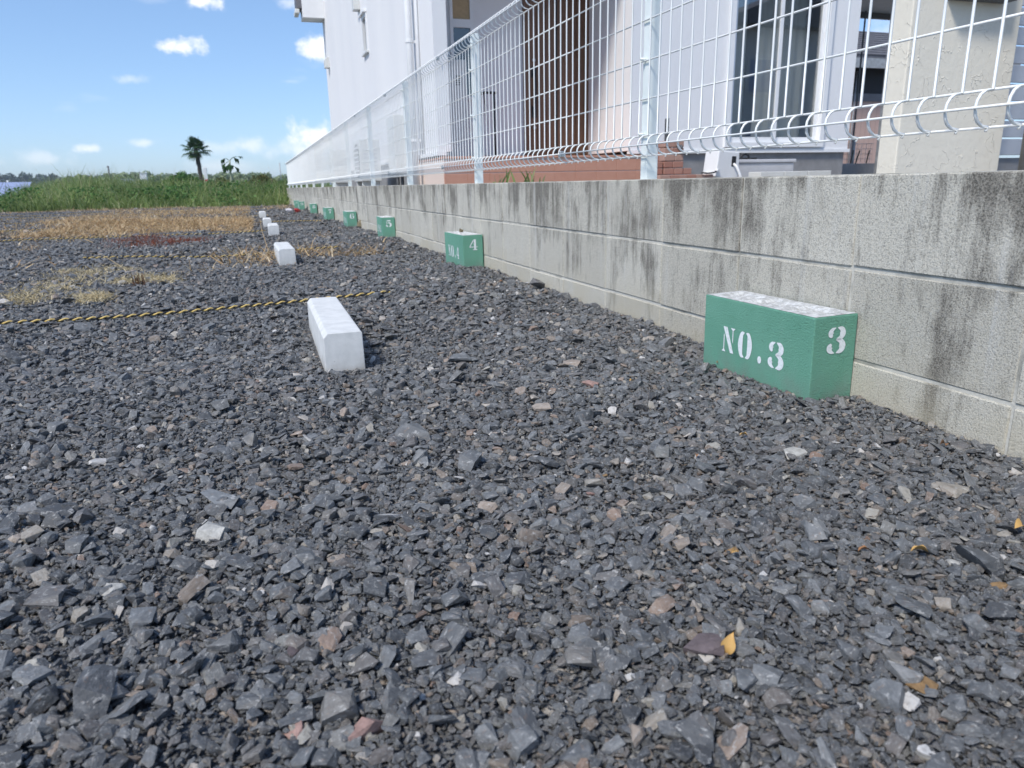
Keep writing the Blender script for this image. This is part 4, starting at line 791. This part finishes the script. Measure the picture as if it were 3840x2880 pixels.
def straw():
    r = np.random.default_rng(31); xs, ys = [], []
    def patch(x0, x1, y0, y1, n, th): 
        x = r.uniform(x0, x1, n); y = r.uniform(y0, y1, n); k = fnoise(x, y*.6, 1.6, 8)+r.normal(0, .35, n) > th; xs.append(x[k]); ys.append(y[k])
    patch(-2.5, -.02, 9.2, 12.8, 19000, -.45); patch(-3.4, -.05, 12.5, 23.5, 19000, -.3); patch(-10, -2.8, 11.5, 24, 6000, .75); patch(-2.6, -1.3, 7.9, 9.2, 1500, .0); patch(.3, 1.1, 17, 24, 900, .2); patch(-6, -2.6, 8.4, 9.6, 900, .3); patch(-10, .9, 23.0, 25.2, 5000, -.2)
    patch(.28, 1.0, 5.2, 6.5, 420, .35); patch(-.25, .12, 5.0, 6.3, 170, .3); patch(-7, -2.4, 7.6, 12, 5000, .62); patch(-2.6, -.2, 3.6, 8, 700, .8); patch(-6.5, -1.2, 4.5, 9, 1500, .8)
    x = np.concatenate(xs); y = np.concatenate(ys); k = ~blocked(x, y, .05); x, y = x[k], y[k]; n = len(x)
    h = r.uniform(.03, .19, n)*r.uniform(.35, 1, n)*(1+.4*fnoise(x, y, 1.1, 9)); le = r.uniform(.6, 2.2, n)
    o = obj('dry_grass', blade_mesh('dry_grass', x, y, gz_np(x, y), h, .006+.009*r.uniform(size=n), le, 2, 5, .4), 'straw'); o['kind'] = 'stuff'; tag(o, 'mat of dry tan straw lying over the gravel', 'dry grass')
    # red weeds
    c = np.array([on_z(px, py)[:2] for px, py in ((520, 918), (600, 905), (680, 910), (560, 895), (640, 915), (715, 905), (490, 905))]); i = r.integers(0, len(c), 1500)
    p = c[i]+r.normal(0, 1, (1500, 2))*np.array([.13, .14]); o = obj('red_weeds', blade_mesh('red_weeds', p[:, 0], p[:, 1], gz_np(p[:, 0], p[:, 1]), r.uniform(.02, .075, 1500), .004+0*p[:, 0], r.uniform(.2, 1.0, 1500), 2, 6), 'redweed'); o['kind'] = 'stuff'; tag(o, 'patch of low red brown weeds in front of the straw mat', 'weeds')
    # pale dead creeper
    cs = [(150,1110,70,14), (210,1080,70,12), (270,1050,60,10), (80,1130,50,10), (330,1130,28,9), (370,1125,30,8), (440,1010,50,6), (560,1045,50,8), (620,1058,30,6), (470,1060,40,7), (310,1030,50,7)]
    P = []
    for (px, py, sx, sy) in cs:
        for _ in range(340): q = on_z(px+r.normal(0, sx), py+r.normal(0, sy)); P.append(q[:2])
    P = np.array(P); n = len(P); o = obj('dead_creeper', blade_mesh('dead_creeper', P[:, 0], P[:, 1], gz_np(P[:, 0], P[:, 1])+.008, r.uniform(.012, .035, n), .0045+0*P[:, 0], r.uniform(.8, 2.4, n), 2, 7, .3), 'paleweed'); o['kind'] = 'stuff'; tag(o, 'pale yellow dead creeper spread on the gravel beyond the front rope', 'weeds')
straw()
def weed_clump(px, py, n, h, label, mat='straw', spread=.06, lean=(.4, 1.4), w=.005, z=None):
    r = np.random.default_rng(int(px)); c = on_z(px, py) if z is None else np.array(z); t = thing('dry_weed_clump', label, 'weed', (c[0], c[1], gz(c[0], c[1]) if z is None else c[2]), group='dry weed clumps on the gravel')
    x = r.normal(0, spread, n); y = r.normal(0, spread, n); ny = n//2
    obj('stalks', blade_mesh('stalks', x[:ny], y[:ny], 0*x[:ny]-.005, r.uniform(.5, 1.1, ny)*h, w+0*x[:ny], r.uniform(*lean, ny), 3, int(py), .3), mat, t)['kind'] = 'stuff'
    obj('leaf_litter', blade_mesh('leaf_litter', x[ny:]*1.8, y[ny:]*1.8, 0*x[ny:]+.004, r.uniform(.2, .5, n-ny)*h, w*1.4+0*x[ny:], r.uniform(1.2, 3, n-ny), 2, int(py)+1, .2), mat, t)['kind'] = 'stuff'
for a in [(1000, 975, 60, .16, 'clump of tan weed stalks on the left of the wheel stop near NO.4'), (1165, 945, 90, .14, 'spreading dry weed on the right of the wheel stop near NO.4'), (1255, 950, 50, .11, 'low straw scraps lying between the wheel stop and the block NO.5'),
          (1380, 950, 70, .15, 'upright tan dry weed in front of the block stencilled NO.5'), (955, 1000, 40, .12, 'thin tan weed sprig left of the wheel stop near NO.4'), (1210, 885, 40, .10, 'dull dry weed tuft on bare gravel across from NO.5'),
          (745, 1020, 30, .13, 'wiry pale weed standing alone beyond the front rope'), (120, 930, 40, .14, 'bent pale weed before the straw mat'), (100, 880, 40, .14, 'pale branching weed left of the straw mat'), (190, 870, 40, .12, 'pale weed beside the striped rope left of the straw mat')]: weed_clump(*a)
weed_clump(523, 1072, 60, .085, 'dark brown upright dead weed among the pale creeper', 'brownweed', .014, (.05, .4), .006)
# long arching stalk beside the second wheel stop
p0 = on_z(960, 866); p1 = on_z(1012, 960)
o = obj('bent_stalk', MB().tube([(p0[0], p0[1], .02), (p0[0]+.05, p0[1]-.8, .16), (p1[0]-.03, p1[1]+.7, .15), (p1[0], p1[1], .01)], .0022, 6).mesh('bent_stalk', smooth=True), 'straw'); tag(o, 'long bent straw stalk arching down beside the wheel stop among weeds', 'stalk')
weed_clump(1925, 0, 18, .16, 'green bamboo grass sprig growing behind the wall in front of the porch', 'grass', .05, (.1, .6), .02, z=(2.02, 5.3, .45)); weed_clump(1830, 0, 16, .15, 'green leafy weed behind the wall beside a fence post', 'grass', .05, (.1, .6), .02, z=(1.75, 5.2, .45))
# straw lump and litter
def lump(name, px, py, s, label, cat, mat, sc=(1,1,1)):
    c = on_z(px, py); bm = bmesh.new(); bmesh.ops.create_icosphere(bm, subdivisions=3, radius=.5); r = np.random.default_rng(int(px))
    for v in bm.verts: v.co *= 1+.10*sin(9*v.co.x+3)*cos(8*v.co.y)+.08*sin(17*v.co.z+5*v.co.x)+r.normal(0, .02)
    me = bpy.data.meshes.new(name); bm.to_mesh(me); bm.free()
    return tag(obj(name, me, mat, None, (c[0], c[1], gz(c[0], c[1])+s*.36*sc[2]), (0, 0, .4), (s*sc[0], s*sc[1], s*sc[2])), label, cat)
lump('straw_lump', 1358, 850, .12, 'rounded pale tan clod against the wall beside the block stencilled NO.6', 'clod', 'lump', (1, 1, .9))
c = on_z(1100, 797); t = thing('crumpled_wrapper', 'crumpled red and white wrapper on the gravel at the edge of the grass', 'litter', (c[0], c[1], gz(c[0], c[1])))
for k, (mt, x, s) in enumerate((('red', .07, .14), ('foil', -.06, .16))):
    bm = bmesh.new(); bmesh.ops.create_icosphere(bm, subdivisions=2, radius=.5); r = np.random.default_rng(k)
    for v in bm.verts: v.co *= r.uniform(.6, 1.1)
    me = bpy.data.meshes.new('film'); bm.to_mesh(me); bm.free(); obj('film', me, mt, t, (x, 0, .06), (0, .3, .2), (s, s*.8, s*.6))
def leaf(px, py, s, mat, label, rot):
    c = on_z(px, py); n = 9; V = []; 
    for i in range(n):
        t_ = i/(n-1); w = .32*sin(pi*t_**.8)**.9; V += [(t_-.5, -w, .26*sin(3*t_)+.5*w+.10*sin(9*t_)), (t_-.5, 0, .20*sin(3*t_)), (t_-.5, w*.8, .22*sin(3*t_)+.9*w)]
    f = []
    for i in range(n-1): f += [(3*i, 3*i+1, 3*i+4, 3*i+3), (3*i+1, 3*i+2, 3*i+5, 3*i+4)]
    o = obj('fallen_leaf', MB().add(V, f).mesh('fallen_leaf', smooth=True), mat, None, (c[0], c[1], gz(c[0], c[1])+.012), rot, (s, s, s)); tag(o, label, 'leaf', 'fallen leaves on the gravel')
for a in [(2735, 2488, 0.0238, 'leaf', 'bright yellow folded leaf standing upright in the gravel', (.3, -1.2, .3)), (2787, 1655, 0.0145, 'leaf', 'small yellow leaf on gravel below the block stencilled NO.3', (.1, .1, 2.6)), (3440, 2133, 0.0198, 'leaf', 'narrow orange leaf lying across a flat grey stone', (.2, .1, 2.5)),
          (3230, 2132, 0.0132, 'leafb', 'tiny brown leaf in gravel near a narrow orange leaf', (.1, .2, 2.8)), (2742, 2137, 0.0132, 'leaf', 'tiny pale yellow leaf tilted between dark stones', (.6, .3, .8)), (3815, 2010, 0.0238, 'leaf', 'orange leaf scrap close to the foot of the wall', (.2, .2, .2)),
          (2690, 1372, 0.0264, 'leafb', 'curled brown leaf at the left foot of the block stencilled NO.3', (.9, .4, .6)), (3535, 1668, 0.0198, 'leafb', 'torn tan leaf on gravel by the wall past NO.3', (.5, .3, 1.2)), (2365, 1450, 0.0119, 'leaf', 'orange speck of leaf on bare gravel between the wheel stop and NO.3', (.2, .2, .5)),
          (1880, 1071, 0.0198, 'leafb', 'pale tan leaf scrap on gravel across from NO.4', (.1, .1, .2)), (2610, 1735, 0.0119, 'leafb', 'small rust coloured leaf on the gravel before NO.3', (.1, .1, 1.0))]: leaf(*a)

# ---- palms, bushes, far trees
def palm():
    b = on_y(762, 700, 58); top = on_y(735, 560, 58)
    t = thing('fan_palm', 'tall windmill fan palm with shaggy trunk rising behind the grass', 'palm tree', (b[0], b[1], -.1)); d = top-b; h = top[2]+.1
    pth = [(0, 0, 0), (d[0]*.25, 0, h*.3), (d[0]*.6, 0, h*.65), (d[0], 0, h)]
    obj('trunk', MB().tube(pth, [.14, .12, .13, .15], 10).mesh('trunk'), 'palmbark', t)
    r = np.random.default_rng(3); sh = MB()
    for k in range(260):
        q = r.uniform(.25, 1); a = r.uniform(0, 2*pi); c = np.array([d[0]*q, 0, h*q]); o_ = np.array([cos(a), sin(a), 0])
        sh.add([c+o_*.11+np.array([-.05*sin(a), .05*cos(a), 0]), c+o_*.11-np.array([-.05*sin(a), .05*cos(a), 0]), c+o_*r.uniform(.16, .24)+np.array([0, 0, -.16])], [(0, 1, 2)])
    obj('shaggy_fibre', sh, 'palmbark', t)['kind'] = 'stuff'
    n = 21
    for k in range(n):
        az = 2.4*k+r.uniform(-.2, .2); el = radians(78 - 112*(k/n)**.9 + r.uniform(-8, 8)); L = r.uniform(.42, .62); o0 = np.array([d[0], 0, h])
        dr = np.array([cos(az)*cos(el), sin(az)*cos(el), sin(el)]); e = o0+dr*L+np.array([0, 0, -.12*cos(el)])
        mb = MB().tube([o0, o0+dr*L*.5, e], .022, 5); sd_ = np.cross(dr, [0, 0, 1.0]); sd_ /= np.linalg.norm(sd_)+1e-6; up = np.cross(sd_, dr)
        for j in range(17):
            a = radians(-115+230*j/16); ld = dr*cos(a)+sd_*sin(a); ln = .62*(1-.28*abs(a)/2)*r.uniform(.9, 1.08); tip = e+ld*ln+np.array([0, 0, -.30*ln*(.4+.6*abs(cos(el)))]); mid = e+ld*ln*.6+up*.03; w = np.cross(ld, up); w /= np.linalg.norm(w); w *= .045
            mb.add([e, mid-w, tip, mid+w], [(0, 1, 2, 3)])
        obj('frond', mb, 'palmleaf', t)
palm()
def papaya():
    b = on_y(872, 705, 36); top = on_y(862, 628, 36); t = thing('young_leafy_tree', 'slim young tree with drooping leaves on a pale stem in the grass', 'tree', (b[0], b[1], -.1)); h = top[2]+.1; dx = top[0]-b[0]
    obj('trunk', MB().tube([(0, 0, 0), (dx*.3-.0, 0, h*.5), (dx, 0, h), (dx+.03, 0, h+.30)], [.07, .055, .045, .03], 8).mesh('trunk', smooth=True), 'palestem', t); r = np.random.default_rng(5)
    for k in (0, 1, 2, 3, 5, 6, 8, 9):
        az = [0, .3, 2.9, 3.3, 1.0, 4.6, 2.2, 5.3, .1, 3.1, 5.9][k]; s = np.array([dx+.02, 0, h+.30-.03*k]); L = r.uniform(.36, .50)*(1.5 if k == 0 else 1); ou = np.array([cos(az), sin(az), 0]); e = s+ou*L*.42+np.array([0, 0, .16 if k < 3 else -.02]); mb = MB().tube([s, (s+e)/2+np.array([0, 0, .04]), e], .012, 5)
        sd_ = np.array([-sin(az), cos(az), 0])
        for j in range(5):
            a = (j-2)*.45; dd = ou*cos(a)+sd_*sin(a); tip = e+dd*.22*L/.5+np.array([0, 0, -.36*(1-.12*abs(j-2)) if k else -.10]); mid = (e+tip)/2+dd*.09+np.array([0, 0, .05]); w = np.cross(dd, [0, 0, 1.0])*.065
            mb.add([e, mid-w, tip, mid+w], [(0, 1, 2, 3)])
        obj('leaf', mb, 'palmleaf', t)
papaya()
def crown_pts(n, lobes, r):
    w = np.array([l[3] for l in lobes])**2; w /= w.sum(); i = r.choice(len(lobes), n, p=w); L = np.array(lobes)[i]
    d = r.normal(size=(n, 3)); d /= np.linalg.norm(d, axis=1)[:, None]; rad = r.uniform(0, 1, (n, 1))**.35
    return L[:, :3] + d*rad*np.stack([L[:, 3], L[:, 3], L[:, 3]*.8], 1)
def bush(px, py_top, Y, width, label, mat, seed, hscale=1.0, n=2600, base=-.1, leafs=.09, cat='bush'):
    r = np.random.default_rng(seed); tp = on_y(px, py_top, Y); wid = width/F_PX*np.dot(tp-np.array([0,0,CAM_H]), CF); h = tp[2]-base
    t = thing('leafy_bush', label, cat, (tp[0], Y, base), group='bushes behind the tall grass'); lobes = []
    for k in range(14): q = r.uniform(-1, 1); lobes.append((q*wid*.40, r.uniform(-.3, .3)*wid, h*(.35+.40*(1-q*q)*r.uniform(.5, 1)), h*.24*r.uniform(.7, 1.25)))
    lobes.append((0, 0, h*.74, h*.26)); V, f = leaf_quads(crown_pts(n, lobes, r), leafs, r); obj('crown', np_mesh('crown', V, f), mat, t)
    for k in range(4): a = r.uniform(-.3, .3)*wid; obj('trunk', MB().tube([(a*.3, 0, 0), (a*.6, .05, h*.3), (a, .1, h*.6)], [.05, .04, .02], 6).mesh('trunk'), 'bark', t)
bush(678, 640, 40, 175, 'round bright green bush left of the palm trunk', 'bushleaf', 1, n=4200, leafs=.10)
bush(985, 650, 46, 190, 'broad dark olive bush right of the slim young tree', 'oliveleaf', 2, n=4200, leafs=.11)
bush(830, 660, 50, 130, 'low olive brown shrub between the palm and the slim tree', 'oliveleaf', 3, n=2600, leafs=.11)
bush(1060, 672, 44, 110, 'dark shrub against the far end of the mesh fence', 'bushleaf', 4, n=2600, leafs=.11)
bush(1085, 738, 26.3, 60, 'leafy green weed bush hugging the end of the block wall', 'bushleaf', 5, n=1400, base=-.06, leafs=.045)
bush(790, 672, 62, 120, 'far low green thicket behind the palm trunk', 'bushleaf', 6, n=2200, leafs=.13)
bush(300, 648, 90, 260, 'pale green mounded thicket rising beyond the tall grass', 'farleaf', 7, n=5200, leafs=.17)
bush(210, 668, 95, 170, 'lower pale green thicket next to the solar panels', 'farleaf', 8, n=3200, leafs=.17)
bush(400, 662, 85, 150, 'grey green thicket adjoining the mounded thicket', 'farleaf', 9, n=3000, leafs=.16)
bush(520, 668, 100, 170, 'distant hedge of grey green shrubs between thicket and bush', 'farleaf', 10, n=3000, leafs=.18)
def forest():
    r = np.random.default_rng(77); Vs, Fs, nb = [], [], 0
    for (Y, px0, px1, pyt, var, wd, step) in ((230, 430, 1130, 664, 9, 60, 26), (300, 400, 1130, 657, 6, 70, 30)):
        for px in np.arange(px0, px1, step):
            tp = on_y(px+r.normal(0, 6), pyt+r.normal(0, var*.6), Y*r.uniform(.95, 1.1)); h = tp[2]+2; w = wd/F_PX*Y*.55
            lobes = [(tp[0]+r.normal(0, w*.35), tp[1]+r.normal(0, w*.3), h*r.uniform(.30, .72), w*r.uniform(.25, .5)) for _ in range(7)]+[(tp[0], tp[1], h-2-w*.3, w*.36)]
            V, f = leaf_quads(crown_pts(520, lobes, r), .55, r); Vs.append(V); Fs.append(f+nb); nb += len(V)
    o = obj('distant_trees', np_mesh('distant_trees', np.concatenate(Vs), np.concatenate(Fs)), 'farleaf'); o['kind'] = 'stuff'; tag(o, 'hazy green band of far trees along the horizon', 'trees')
    Vs, Fs, nb = [], [], 0
    for px in np.arange(-160, 470, 11):
        Y = 420*r.uniform(.95, 1.08); tp = on_y(px, 662+r.normal(0, 3.5) + (6 if px > 150 else 0), Y); h = tp[2]+4; w = 5.5
        lobes = [(tp[0]+r.normal(0, 2.2), tp[1]+r.normal(0, 2), h*q-3, w*.62*(1.15-q*.75)) for q in (.15, .35, .5, .65, .8, .92)]
        V, f = leaf_quads(crown_pts(300, lobes, r), .95, r); Vs.append(V); Fs.append(f+nb); nb += len(V)
    o = obj('distant_conifers', np_mesh('distant_conifers', np.concatenate(Vs), np.concatenate(Fs)), 'farleaf2'); o['kind'] = 'stuff'; tag(o, 'dark far conifer wood on the horizon above the solar panels', 'trees')
forest()
X0 = np.linspace(-900, 900, 60); hb = obj('hills', grid_mesh('hills', X0, np.linspace(430, 900, 14), lambda X, Y: -1+11*np.exp(-((Y-640)/120)**2)*(.55+.25*np.sin(X*.011+1)+.2*np.sin(X*.027))), 'farleaf2'); hb['kind'] = 'structure'
def solar(px0, px1, pyt, pyb, Y, label, rows=3, cw=1.65):
    a = on_y(px0, pyt, Y); b = on_y(px1, pyt, Y); lo = on_y(px0, pyb, Y); t = thing('solar_array', label, 'solar panels', (a[0], Y, 0), group='solar panel rows')
    W_ = b[0]-a[0]; ht = a[2]; hb_ = max(.25, lo[2]); n = max(1, int(round(W_/cw))); cw = W_/n; dz = (ht-hb_)/rows; dy = dz*2.0
    for i in range(n):
        for k in range(rows):
            z0 = hb_+dz*k; y0 = -dy*(rows-k); V = [(i*cw+.02, y0+.02, z0+.01), ((i+1)*cw-.02, y0+.02, z0+.01), ((i+1)*cw-.02, y0+dy-.02, z0+dz-.01), (i*cw+.02, y0+dy-.02, z0+dz-.01)]; V += [(x, y, z-.04) for x, y, z in V]
            obj('solar_panel', MB().add(V, [(0,1,2,3),(7,6,5,4),(0,4,5,1),(1,5,6,2),(2,6,7,3),(3,7,4,0)]), 'solar', t)
    for i in range(0, n+1, 2): obj('support_leg', MB().tube([(min(i*cw, W_-.05), -.3, -.4), (min(i*cw, W_-.05), -.3, ht-.22)], .04, 6).mesh('support_leg'), 'silver', t)
    obj('top_rail', MB().box(0, W_, -.06, -.02, ht-.10, ht-.055).mesh('top_rail'), 'silver', t)
solar(-330, 122, 689, 742, 62, 'wide blue tilted solar panel row seen past the low end of the grass', 3)
solar(1165, 1262, 681, 699, 40, 'short blue solar panel row seen under the mesh fence above the wall', 2)
# far structures
def pylon(px, pyt, pyb, Y, r_, label, mat, cat, name='signal_mast'):
    a = on_y(px, pyb, Y); b = on_y(px, pyt, Y); t = thing(name, label, cat, (a[0], Y, 0)); obj('shaft', MB().tube([(0, 0, 0), (0, 0, b[2])], r_, 8).mesh('shaft', smooth=True), mat, t); obj('crossarm', MB().box(-r_*1.6, r_*1.6, -r_*.8, r_*.8, b[2]*.96, b[2]*.96+r_*.6).mesh('crossarm'), mat, t)
pylon(417, 622, 700, 150, .13, 'thin grey pole far behind the thicket', 'dgrey', 'pole'); pylon(1057, 610, 700, 160, .10, 'thin bare mast above the far trees by the fence end', 'silver', 'pole'); pylon(30, 676, 690, 300, .25, 'pale far mast before the dark conifer wood', 'white', 'pole')
a = on_y(776, 690, 140); b = on_y(776, 628, 140); t = thing('sign_tower', 'tall white sign board tower right of the palm trunk', 'sign', (a[0], 140, 0)); obj('board', MB().box(-.30, .30, -.25, .25, b[2]-2.3, b[2]).mesh('board', .08, 2), 'white', t); obj('mast', MB().tube([(0, 0, 0), (0, 0, b[2]-2.85)], .12, 8).mesh('mast'), 'silver', t); obj('red_panel', MB().box(-.26, .26, -.26, -.251, b[2]-2.25, b[2]-1.95).mesh('red_panel'), M['red'], t)
a = on_y(540, 672, 190); t = thing('white_building', 'small white far building above the tree line', 'house', (a[0], 190, 0)); h = on_y(540, 648, 190)[2]
obj('wall', MB().box(-.7, .7, -1, 1, -.5, h-.15).mesh('wall'), 'white', t); obj('roof', MB().box(-.8, .8, -1.1, 1.1, h-.15, h).mesh('roof'), 'offwhite', t); obj('window', MB().box(-.25, -.05, -1.02, -.99, h-.5, h-.3).mesh('window'), 'grey_box', t)
a = on_y(420, 676, 160); t = thing('low_long_building', 'low pale roofs showing through the far thickets', 'building', (a[0], 160, 0)); h = on_y(420, 672, 160)[2]
obj('wall', MB().box(-3.5, 3.5, -2, 2, -.5, h-.35).mesh('wall'), 'offwhite', t); obj('roof', MB().prism([(-3.8, h-.35), (3.8, h-.35), (3.4, h), (-3.4, h)], 'y', -2.3, 2.3).mesh('roof'), 'silver', t)
bpy.context.view_layer.update()
# the house across the lot that the big window mirrors
def mirrored_house():
    t = thing('house_across_the_road', 'white house with blue windows that the sliding window mirrors', 'house', (18, -16, 0)); box('wall', 'stucco', t, 0, 15, 0, 7, -.3, 6.2)
    obj('roof', MB().prism([(-.6, 6.2), (15.6, 6.2), (7.5, 9.2)], 'y', -.5, 7.6).mesh('roof'), 'roof', t)
    for x in (1.2, 4.6, 8.2, 11.8):
        for z in (1.0, 3.7): w = box('window', 'white', t, x, x+1.7, 7.001, 7.05, z, z+1.4); box('pane', 'solar', w, x+.1, x+1.6, 7.051, 7.06, z+.1, z+1.3)
mirrored_house()

# ------------------------------------------------------------------ thin summer haze
hz = NT('summer_haze'); pv = hz.N.new('ShaderNodeVolumePrincipled'); pv.inputs['Color'].default_value = (.86,.92,1,1); pv.inputs['Density'].default_value = .0005; pv.inputs['Anisotropy'].default_value = .2
hz.N.remove(hz.b); hz.L.new(pv.outputs[0], hz.N['Material Output'].inputs['Volume'])
ho = obj('haze', MB().box(-700, 700, -60, 960, -3, 16).mesh('haze'), hz.m); ho['kind'] = 'stuff'; tag(ho, 'thin pale summer haze over the whole place', 'haze')
